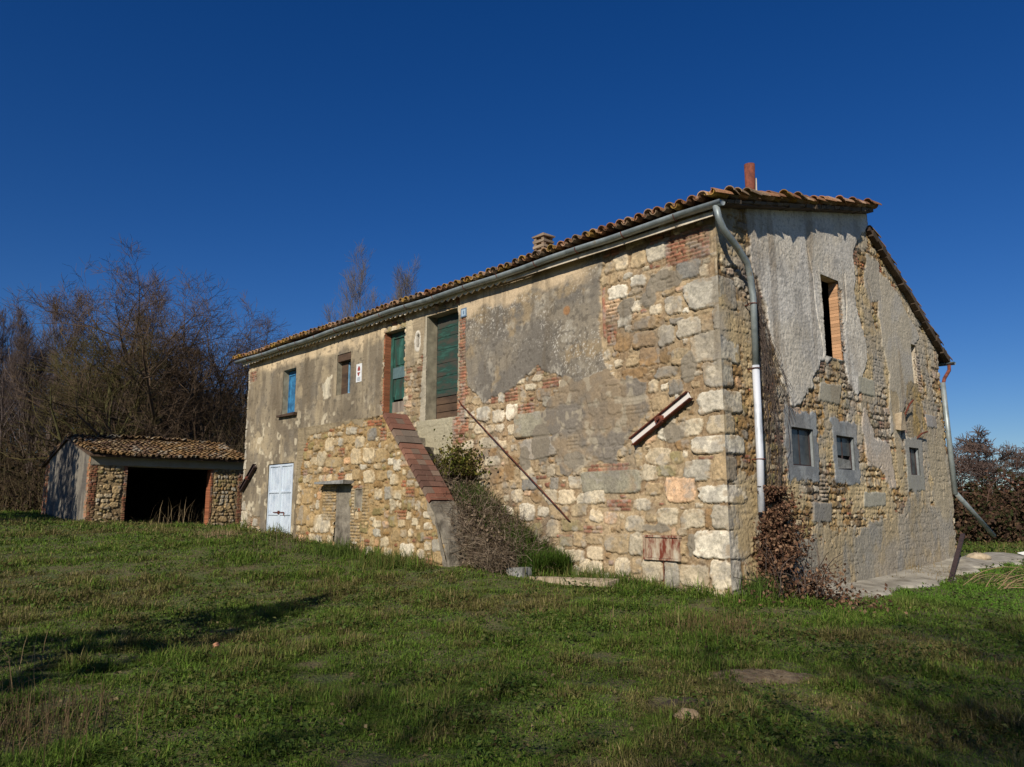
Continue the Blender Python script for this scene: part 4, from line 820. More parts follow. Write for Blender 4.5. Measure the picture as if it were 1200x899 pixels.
mb = MB(); mb.tube([(9.86, -.12, 1.97), (12.25, -.16, .92)], .055, 12); pp = mb.build('broken_length', M['zinc'], dp2, smooth=True); pp['label'] = 'broken lower length sticking out at an angle'
# chimney of stacked tiles and rusty flue
mb = MB(); rr = random.Random(2)
mb.box((1.97, 5.96, 7.0), (2.24, 6.26, 7.74), jit=.01, c=lin(150, 132, 110))
z = 7.74
for k in range(6):
    g = .05 if k % 2 else .0
    if k % 2 == 0: mb.box((1.93, 5.92, z), (2.28, 6.30, z + .06), jit=.012, c=lin(158, 140, 118)*rr.uniform(.8, 1.1)); z += .06
    else:
        for (a, b_) in ((1.95, 5.94), (2.18, 5.94), (1.95, 6.20), (2.18, 6.20)): mb.box((a, b_, z), (a + .08, b_ + .08, z + .075), c=lin(140, 118, 96))
        z += .075
mb.box((1.91, 5.90, z), (2.30, 6.32, z + .05), jit=.015, c=lin(150, 130, 108)); mb.build('chimney', M['masonry'], roof)
mb = MB(); mb.tube([(2.60, .8, 7.1), (2.58, .78, 7.7), (2.55, .75, 8.36)], [.085, .09, .105], 10); fl = mb.build('flue', M['rust_red'], roof, smooth=True)
mb = MB(); mb.tube([(2.77, .80, 7.1), (2.735, .77, 8.12)], .055, 8); mb.build('flue_pale_tube', M['plaster_white'], fl, smooth=True)  # pale tube standing against the rusty flue
# ------------------------------------------------------------------ open-fronted outbuilding
SZ = 1.0
shed = thing('outbuilding', 'low open-fronted stone and brick outbuilding with a sagging lichen-covered tile roof, left of the farmhouse', 'outbuilding', (SA[0], SA[1], SZ), HROT)
SD = (0, 0, -SZ)
LFT = [(0, 3.66), (3.3, 4.40), (7.0, 3.5)]
w_ = Wall(axis(0, 5.75, lambda v: .022, [1.28, 4.42]), axis(.6, 3.66, lambda v: .022, [3.16]), 51, lin(150, 128, 92), lin(126, 104, 74))
w_.bricks(0, .26, .6, 3.2, col=lin(140, 88, 64)); w_.bricks(1.16, 1.3, .6, 3.2, col=lin(140, 88, 64)); w_.bricks(4.4, 4.5, .6, 3.2, col=lin(150, 94, 66)); w_.bricks(5.52, 5.75, .6, 3.2, col=lin(132, 84, 62))
for (s, z, a, b_) in ((.72, 1.35, .34, .2), (.9, 1.75, .3, .24), (.62, 1.7, .36, .22), (.95, 2.3, .32, .3), (.6, 2.4, .26, .18), (.7, 2.75, .3, .2), (5.0, 1.2, .34, .24), (5.15, 1.7, .3, .24), (4.85, 1.6, .26, .2)):
    w_.stone(s, z, a, b_, PAL['S']*1.05, .04, p=2.4)
w_.rubble(.24, 1.2, .6, 3.2, [('S', 4), ('C', 2), ('V', 2), ('R', 1)], hr=(.12, .22), wr=(.14, .3), brickp=0, relief=.04)
w_.rubble(4.48, 5.54, .6, 3.2, [('S', 4), ('R', 2), ('V', 2), ('O', 1)], hr=(.09, .16), wr=(.1, .22), brickp=0, relief=.03)
w_.coat(w_.Z - 3.18 + (fbm(w_.S*4, w_.Z*4, 5) - .5)*.06, .035, mixc(np.broadcast_to(lin(160, 154, 140), w_.S.shape + (3,)), lin(140, 130, 112), w_.n1), keep=.1)
w_.opening(1.28, 4.42, .5, 3.16)
w_.mesh('front_wall', lambda S, Z, H: (S, -H, Z), M['masonry'], shed, SD)
mb = MB()
mb.box((0.02, .07, .6), (1.28, .42, 3.16), c=lin(150, 80, 52)); mb.build('pier', M['masonry'], shed, loc=SD); mb = MB(); mb.box((4.424, .07, .6), (5.74, .42, 3.16), c=lin(168, 92, 58)); mb.build('pier', M['masonry'], shed, loc=SD)
mb = MB()
zz = .6
while zz < 3.1:
    mb.box((4.405, .0, zz), (4.423, .42, zz + .06), c=lin(160, 100, 70)*random.Random(int(zz*100)).uniform(.75, 1.2)); zz += .072
mb.build('brick_jamb', M['masonry'], shed, loc=SD)
mb = MB(); mb.box((1.2, .03, 3.165), (4.5, .40, 3.64)); mb.build('lintel', M['cement'], shed, loc=SD)
l_ = Wall(axis(0, 7.0, lambda v: .04, []), axis(.8, 4.7, lambda v: .04, []), 57, lin(150, 128, 92), lin(126, 104, 74))
l_.rubble(0, 7, .8, 4.7, [('S', 3), ('C', 2), ('R', 2)], hr=(.14, .26)); l_.bricks(0, .3, .8, 3.7, col=lin(176, 120, 84)); l_.bricks(6.2, 7.0, .8, 3.6, col=lin(150, 90, 62))
lA = fbm(l_.S*1.4, l_.Z*1.4, 7, 4) - .5
l_.coat(polysdf(l_.S, l_.Z, [(.2, .8), (.2, 4.8), (6.1, 4.8), (6.1, .8)]) + lA*.6, .03, mixc(np.broadcast_to(lin(132, 124, 110), l_.S.shape + (3,)), lin(98, 92, 84), sst(fbm(l_.S*2, l_.Z*.6, 9), .4, .6)))  # tree shade and its dapple put into the plaster colour
l_.cut(lambda S, Z: Z > np.interp(S, [q[0] for q in LFT], [q[1] for q in LFT]))
l_.mesh('side_wall', lambda S, Z, H: (-H, S, Z), M['masonry'], shed, SD, flip=True)
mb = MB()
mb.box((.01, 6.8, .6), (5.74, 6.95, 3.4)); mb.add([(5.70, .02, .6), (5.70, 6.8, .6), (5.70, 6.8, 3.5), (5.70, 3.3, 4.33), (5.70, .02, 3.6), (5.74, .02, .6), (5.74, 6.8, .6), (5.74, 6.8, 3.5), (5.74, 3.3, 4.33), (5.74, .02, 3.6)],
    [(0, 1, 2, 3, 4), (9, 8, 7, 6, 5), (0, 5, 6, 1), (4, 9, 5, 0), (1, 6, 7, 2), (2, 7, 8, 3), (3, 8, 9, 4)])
mb.build('rear_wall', M['dark'], shed, loc=SD)  # inside shade of the open front put into the wall colour
sroof = MB(); a1 = math.atan(.83/3.62); a2 = math.atan(.98/3.9)
sroof.add([(x, y, z) for x in (-.12, 5.95) for y, z in ((-.32, 3.55), (3.3, 4.40), (7.2, 3.42), (7.2, 3.36), (3.3, 4.33), (-.32, 3.48))], [(0, 1, 4, 5), (1, 2, 3, 4), (11, 10, 7, 6), (10, 9, 8, 7), (0, 6, 7, 1), (1, 7, 8, 2), (5, 4, 10, 11), (4, 3, 9, 10), (0, 5, 11, 6), (2, 8, 9, 3)])
sroof = sroof.build('roof', M['dark_wood'], shed, loc=SD)
TS = np.array([lin(138, 102, 68), lin(120, 88, 62), lin(150, 120, 70), lin(120, 88, 60), lin(150, 118, 74), lin(108, 84, 62), lin(170, 140, 96)])
for q, (n_r, s_) in enumerate(((13, 1), (15, -1))):
    V, F, C_ = tile_field(29, n_r, .21, .29, .098, .068, .42, 30 + q, TS, jit=.022)
    V[:, 0] -= .06; sag = (fbm(V[:, 0]*.5, V[:, 1]*.5, 6 + q, 2) - .5)*.22
    C_ = mixc(C_, lin(168, 120, 44), sst(fbm(V[:, 0]*1.3, V[:, 1]*1.3, 15, 3) + .10*sst(V[:, 0], 3.5, 6),   .46, .62)*.5)
    C_ = mixc(C_, lin(170, 160, 140), sst(fbm(V[:, 0]*2.3, V[:, 1]*2.3, 25, 2), .66, .74)*.8)
    a_ = a1 if s_ == 1 else a2
    Vy = (-.36 if s_ == 1 else 7.25) + s_*(V[:, 1]*cos(a_) - V[:, 2]*sin(a_)); Vz = (3.49 if s_ == 1 else 3.36) + V[:, 1]*sin(a_) + V[:, 2]*cos(a_) + sag
    C_ = C_*.58 + C_.mean(-1, keepdims=True)*np.array([1.1, 1.0, .82])*.2
    np_mesh('tiles', np.stack([V[:, 0], Vy, Vz], 1), F if s_ == 1 else F[:, ::-1], M['tile'], sroof, C_, False)

# ------------------------------------------------------------------ walkway, stones, small things on the ground
nx, ny = 160, 24
sx = np.linspace(1.7, 12.2, nx); X_, T_ = np.meshgrid(sx, np.linspace(0, 1, ny))
wid = .88 + (fbm(X_*1.5, X_*0, 3, 3) - .5)*.9 + .3*sst(X_, 9, 12)
Y_ = -.005 - T_*wid; P_ = HC[None, None] + X_[..., None]*GD + Y_[..., None]*FD
Z_ = gz(P_[..., 0], P_[..., 1]) + .045 + (fbm(X_*2, Y_*4, 8, 4) - .5)*.05 - .07*sst(T_, .9, 1)
iq = (np.arange(ny-1)[:, None]*nx + np.arange(nx-1)[None]).ravel()
kind(np_mesh('walkway', np.stack([P_[..., 0].ravel(), P_[..., 1].ravel(), Z_.ravel()], 1), np.stack([iq, iq+nx, iq+nx+1, iq+1], 1), M['concrete'], smooth=True), 'structure')
def rock(name, label, cat, x, y, size, mat, seed, sink=.25, zoff=0):
    bm_n = 14; th = np.linspace(0, pi, bm_n); ph = np.linspace(0, 2*pi, 20, endpoint=False); T, Pp = np.meshgrid(th, ph, indexing='ij')
    r = 1 + (fbm(T*2.2 + seed, np.cos(Pp)*1.5 + np.sin(Pp)*2.1, seed, 3) - .5)*.7
    V = np.stack([np.sin(T)*np.cos(Pp)*r*size[0]/2, np.sin(T)*np.sin(Pp)*r*size[1]/2, np.cos(T)*r*size[2]/2], -1).reshape(-1, 3)
    F = [(a*20 + b_, (a+1)*20 + b_, (a+1)*20 + (b_+1) % 20, a*20 + (b_+1) % 20) for a in range(bm_n-1) for b_ in range(20)]
    o = np_mesh(name, V, [np.array(F)], mat, smooth=True); o.location = (x, y, g1(x, y) + size[2]*(.5 - sink) + zoff); o.rotation_euler = (0, 0, seed)
    return tag(o, label, cat)
rock('fieldstone', 'flat tan stone lying alone in the foreground grass', 'stone', 1.30, 5.97, (.21, .15, .11), M['stone_tan'], 3, sink=0.1, zoff=.025)
rock('brick_fragment', 'small pinkish brick fragment in the grass at left', 'brick fragment', -3.20, 8.65, (.10, .07, .07), M['brickbit'], 5, sink=.1, zoff=.03)
if 0: rock('stone_block', 'grey stone half hidden in the dead creeper by the gable', 'stone', p[0], p[1], (.34, .26, .24), M['stone_grey'], 7)
p = hw(10.25, -.35); rock('stone_block', 'pale stone block lying at the far corner of the gable', 'stone', p[0], p[1], (.5, .36, .22), M['stone'], 9)
p = hw(12.2, -.9); mb = MB(); mb.box((-.32, -.1, 0), (.32, .1, .05), jit=.04); o = mb.build('plastic_scrap', M['plate']); o.location = (p[0], p[1], g1(*p) + .06); o.rotation_euler = (0, .05, .5); tag(o, 'white plastic scrap lying on the end of the concrete walkway', 'litter')
p = hw(-.9, 2.45); mb = MB(); mb.box((-.75, -.2, 0), (.75, .2, .10), jit=.03); o = mb.build('stone_slab', M['stone']); o.location = (p[0], p[1], g1(*p) - .0); o.rotation_euler = (0.02, .0, HROT + 1.75); tag(o, 'worn pale stone slab sunk in the grass before the staircase foot', 'stone slab')
# bare earth patch
def earth(name, cx, cy, rx, ry, seed, c1, c2):
    n = 24; a = np.linspace(0, 2*pi, 40, endpoint=False); rr_ = np.linspace(0, 1, n); A_, R_ = np.meshgrid(a, rr_)
    e = 1 + (fbm(np.cos(A_)*1.5 + 5, np.sin(A_)*1.5 + seed, seed, 3) - .5)*.9
    x = cx + np.cos(A_)*R_*rx*e; y = cy + np.sin(A_)*R_*ry*e
    z = gz(x, y) + .05*(1 - R_**3) - .015 + (fbm(x*9, y*9, seed, 3) - .5)*.05
    iq = np.array([(k*40 + m_, k*40 + (m_+1) % 40, (k+1)*40 + (m_+1) % 40, (k+1)*40 + m_) for k in range(n-1) for m_ in range(40)])
    return kind(np_mesh(name, np.stack([x.ravel(), y.ravel(), z.ravel()], 1), iq, mat_noise('bare_earth', c1, c2, scale=14, rough=1, bump=.8, bdist=.03), smooth=True), 'structure')
EARTH = [(2.27, 7.45, .5, .32), (1.45, 6.5, .42, .35)]
earth('bare_soil', *EARTH[0], 3, lin(96, 76, 52), lin(140, 122, 92)); earth('bare_soil', *EARTH[1], 8, lin(52, 42, 30), lin(76, 60, 42))
# iron bar leaning on the far corner
a = hw(6.4, -.95); b_ = hw(9.93, -.16)
mb = MB(); mb.beam((a[0], a[1], g1(*a) - .02), (b_[0], b_[1], 1.0), .09, .05); o = mb.build('iron_bar', M['dark_iron']); tag(o, 'dark iron bar leaning against the far bottom corner of the gable', 'iron bar')

# ------------------------------------------------------------------ vegetation helpers
def segs_mesh(S, sides):
    S = np.array(S); p0 = S[:, 0:3]; p1 = S[:, 3:6]; r0 = S[:, 6]; r1 = S[:, 7]; d = p1 - p0; d /= np.linalg.norm(d, axis=1)[:, None] + 1e-9
    ref = np.where(abs(d[:, 2:3]) < .9, np.array([[0, 0, 1.]]), np.array([[1., 0, 0]])); x = np.cross(d, ref); x /= np.linalg.norm(x, axis=1)[:, None] + 1e-9; y = np.cross(d, x)
    a = 2*pi*np.arange(sides)/sides; ring = x[:, None]*np.cos(a)[None, :, None] + y[:, None]*np.sin(a)[None, :, None]
    V = np.concatenate([p0[:, None] + ring*r0[:, None, None], p1[:, None] + ring*r1[:, None, None]], 1).reshape(-1, 3)
    k = np.arange(sides); f = np.stack([k, (k+1) % sides, sides + (k+1) % sides, sides + k], 1)
    F = (f[None] + (np.arange(len(S))*2*sides)[:, None, None]).reshape(-1, 4)
    return V, F
def tree_segs(seed, H, r0, lean=.06, lv=4, ang=(35, 60), n=(9, 6, 5, 3), kids=(2.4, 1.5, 1.4, 1.6), ratio=(.55, .55, .5, .45), trop=.12, start=.22, wob=.16, twig=.45, minr=.009):
    R_ = random.Random(seed); big = []; small = []
    def rv(): 
        return Vector((R_.gauss(0, 1), R_.gauss(0, 1), R_.gauss(0, 1)))
    def grow(p, d, L, r, k):
        m = n[k] if k < len(n) else 2; st = L/m
        for i in range(m):
            d = (d + rv()*wob*(.6 if k == 0 else 1) + Vector((0, 0, trop*(1 if k else .3)))).normalized()
            q = p + d*st; ra = max(minr, r*(1 - .78*i/m)); rb = max(minr*.8, r*(1 - .78*(i+1)/m))
            (big if k < 2 else small).append((*p, *q, ra, rb)); p = q
            f = (i + 1)/m
            if f < (start if k == 0 else .2): continue
            if k < lv:
                c = kids[k]; c = int(c) + (R_.random() < c - int(c))
                for _ in range(c):
                    an = radians(R_.uniform(*ang)); ax = d.cross(rv()).normalized(); e = (Matrix.Rotation(an, 3, ax) @ d)
                    if e.z < -.25: e.z *= -.4
                    l2 = L*ratio[k]*(1.15 - .65*f)*R_.uniform(.7, 1.15)
                    if k == lv - 1: l2 = max(twig*.6, min(l2, twig*1.6))
                    grow(p, e.normalized(), l2, rb*.62, k + 1)
    grow(Vector((0, 0, -.15)), Vector((R_.gauss(0, lean), R_.gauss(0, lean), 1)).normalized(), H, r0, 0)
    return big, small
def tree(name, label, cat, x, y, seed, H, r0, group=None, tcol=(92, 78, 64), ccol=(96, 80, 70), **kw):
    big, small = tree_segs(seed, H, r0, **kw)
    t = thing(name, label, cat, (x, y, g1(x, y) - .05), 0, group)
    V, F = segs_mesh(big, 6); c = lin(*tcol)*(.8 + .4*fbm(V[:, 2]*1.5, V[:, 0]*3, seed))[:, None]; np_mesh('trunk', V, F, M['twig'], t, c, True)
    V, F = segs_mesh(small, 3); c = lin(*ccol)*(.8 + .4*fbm(V[:, 2]*.8, V[:, 0]*.8, seed + 1))[:, None]; np_mesh('crown', V, F, M['twig'], t, c, False)
    return t
def dup(root, x, y, rot, sc, label, group=None):
    r = root.copy(); COL.objects.link(r); r.location = (x, y, g1(x, y) - .05); r.rotation_euler = (0, 0, rot); r.scale = (sc, sc, sc*1.0); r['label'] = label
    if group: r['group'] = group
    elif 'group' in r: del r['group']
    for ch in list(root.children):
        c = ch.copy(); COL.objects.link(c); c.parent = r
    return r
def leaf_cloud(P, size, cols, seed, up=.0, aspect=1.5):
    """folded two-face leaves at points P"""
    rs = np.random.RandomState(seed); n = len(P); a = rs.normal(size=(n, 3)); a[:, 2] += up; a /= np.linalg.norm(a, axis=1)[:, None]; b = np.cross(a, rs.normal(size=(n, 3))); b /= np.linalg.norm(b, axis=1)[:, None]; c = np.cross(a, b)
    s = size*rs.uniform(.55, 1.3, n)[:, None]
    V = np.stack([P - b*s*aspect*.5, P + c*s*.5 + a*s*.15, P + b*s*aspect*.5, P - c*s*.5 + a*s*.15], 1).reshape(-1, 3)
    k = np.arange(n)*4; F = np.concatenate([np.stack([k, k+1, k+2], 1), np.stack([k, k+2, k+3], 1)])
    C = np.repeat(cols[rs.choice(len(cols), n)]*rs.uniform(.7, 1.25, (n, 1)), 4, 0)
    return V, F, C

# ------------------------------------------------------------------ trees behind the outbuilding
GR = 'bare winter trees behind the outbuilding'
WIDE = dict(ang=(36, 68), n=(8, 6, 5, 3), kids=(2.4, 1.6, 1.4, 1.4), ratio=(.66, .60, .54, .5), trop=.06, start=.16, wob=.17, twig=.9, minr=.0065)
SLIM = dict(ang=(18, 36), n=(11, 6, 5, 3), kids=(2.0, 1.3, 1.2, 1.2), ratio=(.46, .55, .5, .5), trop=.18, start=.22, wob=.12, twig=.9, minr=.0065)
BROAD = dict(WIDE, ratio=(.84, .62, .55, .5), start=.12, kids=(2.7, 1.7, 1.4, 1.4), ang=(34, 66))
tA = tree('bare_tree', 'tall wide-branching bare tree rising directly over the outbuilding roof', 'tree', -18.6, 41.5, 5, 9.8, .26, ccol=(92, 76, 60), **BROAD)
tB = tree('bare_tree', 'bare spreading tree between the outbuilding and the farmhouse end', 'tree', -15.4, 43, 12, 9.4, .24, ccol=(88, 72, 56), **BROAD)
tC = tree('bare_tree', 'low mossy many-limbed tree close behind the left end of the outbuilding', 'tree', -20.6, 38.2, 21, 7.6, .22, tcol=(86, 82, 52), ccol=(82, 74, 46), **dict(WIDE, start=.1, ang=(38, 68)))
tD = tree('slender_tree', 'slender bare tree at the far left edge of the picture', 'tree', -29.8, 45, 33, 11.5, .16, tcol=(104, 92, 86), ccol=(92, 80, 76), **SLIM)
tE = tree('slender_tree', 'second slender bare tree from the left edge', 'tree', -26.9, 44, 41, 10.8, .15, tcol=(100, 88, 80), ccol=(90, 78, 72), **SLIM)
dup(tD, -24.6, 45, 2.1, .98, 'slender bare tree just left of the mossy tree, third from the left edge')
rs = np.random.RandomState(77)
for k in range(26):
    y = rs.uniform(46, 60); x = -y*rs.uniform(.30, .86); src = (tA, tB, tA, tB, tC, tE)[rs.randint(6)]
    dup(src, x, y, rs.uniform(0, 6.28), rs.uniform(.70, .95), 'bare winter tree in the mixed stand far behind the outbuilding', GR)
for k in range(7):
    y = rs.uniform(36, 43); x = -y*rs.uniform(.60, .84)
    dup((tD, tE)[k % 2], x, y, rs.uniform(0, 6.28), rs.uniform(.6, .85), 'thin young bare tree on the dark edge left of the outbuilding', 'young trees left of the outbuilding')
POP = dict(ang=(16, 40), n=(13, 7, 4, 3), kids=(2.3, 1.5, 1.2, 1.0), ratio=(.46, .5, .5, .5), trop=.16, start=.3, wob=.09, twig=1.1, minr=.007)
tree('poplar', 'upright bare poplar whose top shows above the middle of the farmhouse roof', 'tree', -12.6, 60, 55, 16.6, .11, tcol=(104, 94, 84), ccol=(98, 90, 82), **POP)
tree('poplar', 'bare poplar whose thin tips show above the roof beside the tall shutter', 'tree', -7.2, 62, 58, 15.6, .10, tcol=(104, 94, 84), ccol=(98, 90, 82), **POP)
# tangle of scrub at the feet of the trees
R_ = random.Random(8); S_ = []
for k in range(5200):
    y = R_.uniform(36.8, 52); x = -y*R_.uniform(.24, .92); z = g1(x, y) if k % 9 == 0 else 1.3
    p = Vector((x, y, z)); d = Vector((R_.gauss(0, .45), R_.gauss(0, .45), 1)).normalized(); L_ = R_.uniform(.5, 1.15)*(1.1 if y < 40 else 1.5); r = R_.uniform(.010, .024)
    for i in range(4):
        q = p + d*L_; S_.append((*p, *q, r, r*.75)); p = q; r *= .75; d = (d + Vector((R_.gauss(0, .3), R_.gauss(0, .3), R_.gauss(-.08, .25)))).normalized()
        if R_.random() < .6:
            e = (d + Vector((R_.gauss(0, .7), R_.gauss(0, .7), R_.gauss(0, .5)))).normalized(); S_.append((*p, *(p + e*L_*.9), r*.7, r*.4))
V, F = segs_mesh(S_, 3); c = np.repeat(np.array([lin(84, 70, 54), lin(78, 68, 44), lin(70, 56, 48), lin(92, 80, 60)])[rs.randint(0, 4, len(S_))], 6, 0)
kind(np_mesh('undergrowth', V, F, M['twig'], None, c), 'stuff')
n = 26000; y = rs.uniform(37, 54, n); x = -y*rs.uniform(.24, .92, n); z = gz(x, y) + rs.uniform(0, 1, n)**1.5*(2.4 + 1.6*fbm(x*.4, y*.4, 4))
V, F, C_ = leaf_cloud(np.stack([x, y, z], 1), .16, np.array([lin(62, 56, 30), lin(54, 52, 28), lin(76, 62, 40), lin(64, 50, 36)]), 3)
kind(np_mesh('scrub_foliage', V, F, M['dryleaf'], None, C_), 'stuff')

# ------------------------------------------------------------------ bramble thickets on the right
def thicket(name, label, cx, cy, rx, ry, h, n, seed, canes):
    t = thing(name, label, 'bramble bush', (cx, cy, g1(cx, cy)))
    rs = np.random.RandomState(seed); a = rs.uniform(0, 2*pi, n); rr = rs.uniform(0, 1, n)**.45; zz = rs.uniform(0, 1, n)**.8
    lump = 1 + (fbm(np.cos(a)*2 + seed, np.sin(a)*2 + zz*2, seed, 3) - .5)*.9
    rad = rr*np.sqrt(np.clip(1 - zz**2, 0, 1))*.5 + rr*.5*(1 - .5*zz)
    P = np.stack([np.cos(a)*rad*rx*lump, np.sin(a)*rad*ry*lump, zz*h*lump*(1 - .25*rr)], 1)
    V, F, C = leaf_cloud(P, .10, np.array([lin(76, 58, 44), lin(88, 66, 50), lin(60, 56, 32), lin(52, 58, 30), lin(68, 52, 42), lin(100, 78, 58)]), seed)
    np_mesh('foliage', V, F, M['dryleaf'], t, C)
    R_ = random.Random(seed); S_ = []; LP = []
    for k in range(canes):
        p = Vector((R_.gauss(0, .42)*rx, R_.gauss(0, .42)*ry, R_.uniform(.2, .75)*h)); d = Vector((R_.gauss(0, .5), R_.gauss(0, .5), R_.uniform(.5, 1.2))).normalized(); r = R_.uniform(.010, .02); L_ = R_.uniform(.2, .42)
        for i in range(7):
            q = p + d*L_; S_.append((*p, *q, r, r*.85)); p = q; r *= .85; d = (d + Vector((R_.gauss(0, .16), R_.gauss(0, .16), -.20))).normalized()
            if i > 1 and R_.random() < .7:
                e = (d + Vector((R_.gauss(0, .8), R_.gauss(0, .8), R_.gauss(0, .6)))).normalized(); S_.append((*p, *(p + e*L_), r*.6, r*.4)); LP.append(p + e*L_*.8)
            if R_.random() < .6: LP.append(p + Vector((R_.gauss(0, .05), R_.gauss(0, .05), R_.gauss(0, .05))))
    V, F = segs_mesh(S_, 3); np_mesh('canes', V, F, M['twig'], t, np.tile(lin(88, 68, 58), (len(V), 1)))
    V, F, C = leaf_cloud(np.array([tuple(p) for p in LP]), .09, np.array([lin(108, 76, 62), lin(122, 88, 72), lin(86, 64, 50)]), seed + 1); np_mesh('cane_leaves', V, F, M['dryleaf'], t, C)
    return t
thicket('bramble_thicket', 'dense brown bramble thicket right behind the broken downpipe', 17.0, 27.2, 2.9, 2.6, 2.1, 15000, 3, 70)
thicket('bramble_thicket', 'taller reddish bramble thicket at the right edge of the picture', 21.2, 28.0, 3.6, 3.0, 3.0, 20000, 5, 90)
thicket('bramble_thicket', 'farther low bramble thicket seen through the bare canes', 18.5, 33.5, 4.0, 2.6, 2.0, 12000, 8, 60)
tree('bare_shrub', 'thin bare shrub with arching branches above the brambles', 'shrub', 19.3, 31, 61, 3.4, .06, tcol=(92, 78, 66), ccol=(98, 82, 72), **dict(WIDE, n=(6, 5, 4, 3), trop=-.02, ang=(35, 75), start=.1, minr=.010, twig=.5))
tree('bare_shrub', 'leafless shrub standing against the sky beside the far gable corner', 'shrub', 16.4, 29.5, 63, 3.0, .05, tcol=(92, 78, 66), ccol=(98, 82, 74), **dict(WIDE, n=(6, 5, 4, 3), trop=.0, ang=(30, 70), start=.1, minr=.010, twig=.5))
# heap of dry canes on the lawn at the right
t = thing('cane_heap', 'loose heap of dry pale canes lying on the grass at the right edge', 'cane heap', (9.5, 15.3, g1(9.5, 15.3))); R_ = random.Random(4); S_ = []
for k in range(42):
    p = Vector((R_.uniform(-.9, 1.5), R_.uniform(-.6, .8), .02)); an = R_.gauss(.2, .5); d = Vector((cos(an), sin(an), R_.uniform(.1, .7))).normalized(); L_ = R_.uniform(.16, .3); r = R_.uniform(.004, .009)
    for i in range(8):
        q = p + d*L_; q.z = max(q.z, .015); S_.append((*p, *q, r, r*.93)); p = q; r *= .93; d = (d + Vector((R_.gauss(0, .08), R_.gauss(0, .08), -.16))).normalized()
V, F = segs_mesh(S_, 5); np_mesh('canes', V, F, M['twig'], t, np.tile(lin(150, 126, 94), (len(V), 1)))
a = hw(6.6, -2.9); S_ = []; p = Vector((a[0], a[1], g1(*a) + .02))
for i in range(16):
    f = i/15; q = Vector((a[0] + f*2.3, a[1] + f*1.0, g1(a[0] + f*2.3, a[1] + f*1.0) + .03 + .42*f)); S_.append((*p, *q, .008, .007)); p = q
V, F = segs_mesh(S_[1:], 5); o = np_mesh('bramble_cane', V, F, M['twig'], None, np.tile(lin(70, 52, 46), (len(V), 1))); tag(o, 'single thin dark bramble cane arching over the lawn at right', 'cane')

# ------------------------------------------------------------------ dead creeper at the corner
vine = thing('dead_creeper', 'dead creeper with dry brown leaves climbing the gable beside the downpipe', 'creeper', (*hw(1.1, -.3), HZ), HROT)
R_ = random.Random(12); rs = np.random.RandomState(12); S_ = []
VO = Vector((1.1, -.3, HZ))
for k in range(30):                                                  # stems on the wall
    f = R_.random(); top = R_.uniform(3.6, 6.0); x = R_.uniform(.75, 1.5); z = R_.uniform(.3, 1.6) if k < 18 else R_.uniform(2.0, 3.2)
    p = Vector((x, -.05, z)); tx = .86 + R_.uniform(-.12, .25) + max(0, 5.6 - top)*R_.uniform(.1, .62)*f*1.2; r = R_.uniform(.003, .007); nst = 16
    for i in range(nst):
        g = (i+1)/nst; q = Vector((x + (tx - x)*g + R_.gauss(0, .035) + .35*f*sin(g*pi), -.05 - R_.random()*.06, z + (top - z)*g)); S_.append((*(p - VO), *(q - VO), r, r*.95)); p = q; r *= .96
for k in range(26):                                                   # hanging tangle right of the pipe
    f = R_.random(); p = Vector((.9 + R_.uniform(0, .25), -.06, R_.uniform(4.6, 5.6))); tx = 1.25 + 1.0*f; r = .004; z1 = R_.uniform(2.9, 4.0)
    x0, z0 = p.x, p.z
    for i in range(12):
        g = (i+1)/12; q = Vector((x0 + (tx - x0)*g**1.1 + R_.gauss(0, .03), -.05 - R_.random()*.05, z0 + (z1 - z0)*g)); S_.append((*(p - VO), *(q - VO), r, r*.95)); p = q
for k in range(36):                                                   # stems on the ground heap
    p = Vector((R_.uniform(.3, 1.35), R_.uniform(-1.0, -.1), .3)); d = Vector((R_.gauss(0, .5), R_.gauss(0, .3), 1)).normalized(); r = R_.uniform(.006, .014)
    for i in range(6):
        q = p + d*.15; S_.append((*(p - VO), *(q - VO), r, r*.85)); p = q; r *= .85; d = (d + Vector((R_.gauss(0, .3), R_.gauss(0, .2), R_.gauss(-.1, .2)))).normalized()
V, F = segs_mesh(S_, 4); np_mesh('stems', V, F, M['twig'], vine, np.tile(lin(92, 80, 72), (len(V), 1))*rs.uniform(.7, 1.2, (len(V)//8, 1)).repeat(8, 0))
n = 13000; zz = rs.uniform(0, 1, n)**1.25*1.75
cx = .88 + .05*zz + rs.normal(0, 1, n)*(.36*np.exp(-zz*1.8) + .12); cy = -.12 - abs(rs.normal(0, 1, n))*(.62*np.exp(-zz*1.6) + .14)
P = np.stack([cx, cy, zz], 1); k = fbm(cx*4 + 9, zz*4 + cy*3, 5, 3) > .46; P = P[k]
wx = hw(0, 0)[0] + P[:, 0]*GD[0] + P[:, 1]*FD[0]; wy = hw(0, 0)[1] + P[:, 0]*GD[1] + P[:, 1]*FD[1]; P[:, 2] += gz(wx, wy)
V, F, C_ = leaf_cloud(P - np.array([1.1, -.3, HZ]), .042, np.array([lin(104, 74, 56), lin(124, 92, 70), lin(86, 62, 48), lin(142, 112, 86), lin(76, 58, 44)]), 5)
np_mesh('leaves', V, F, M['dryleaf'], vine, C_)

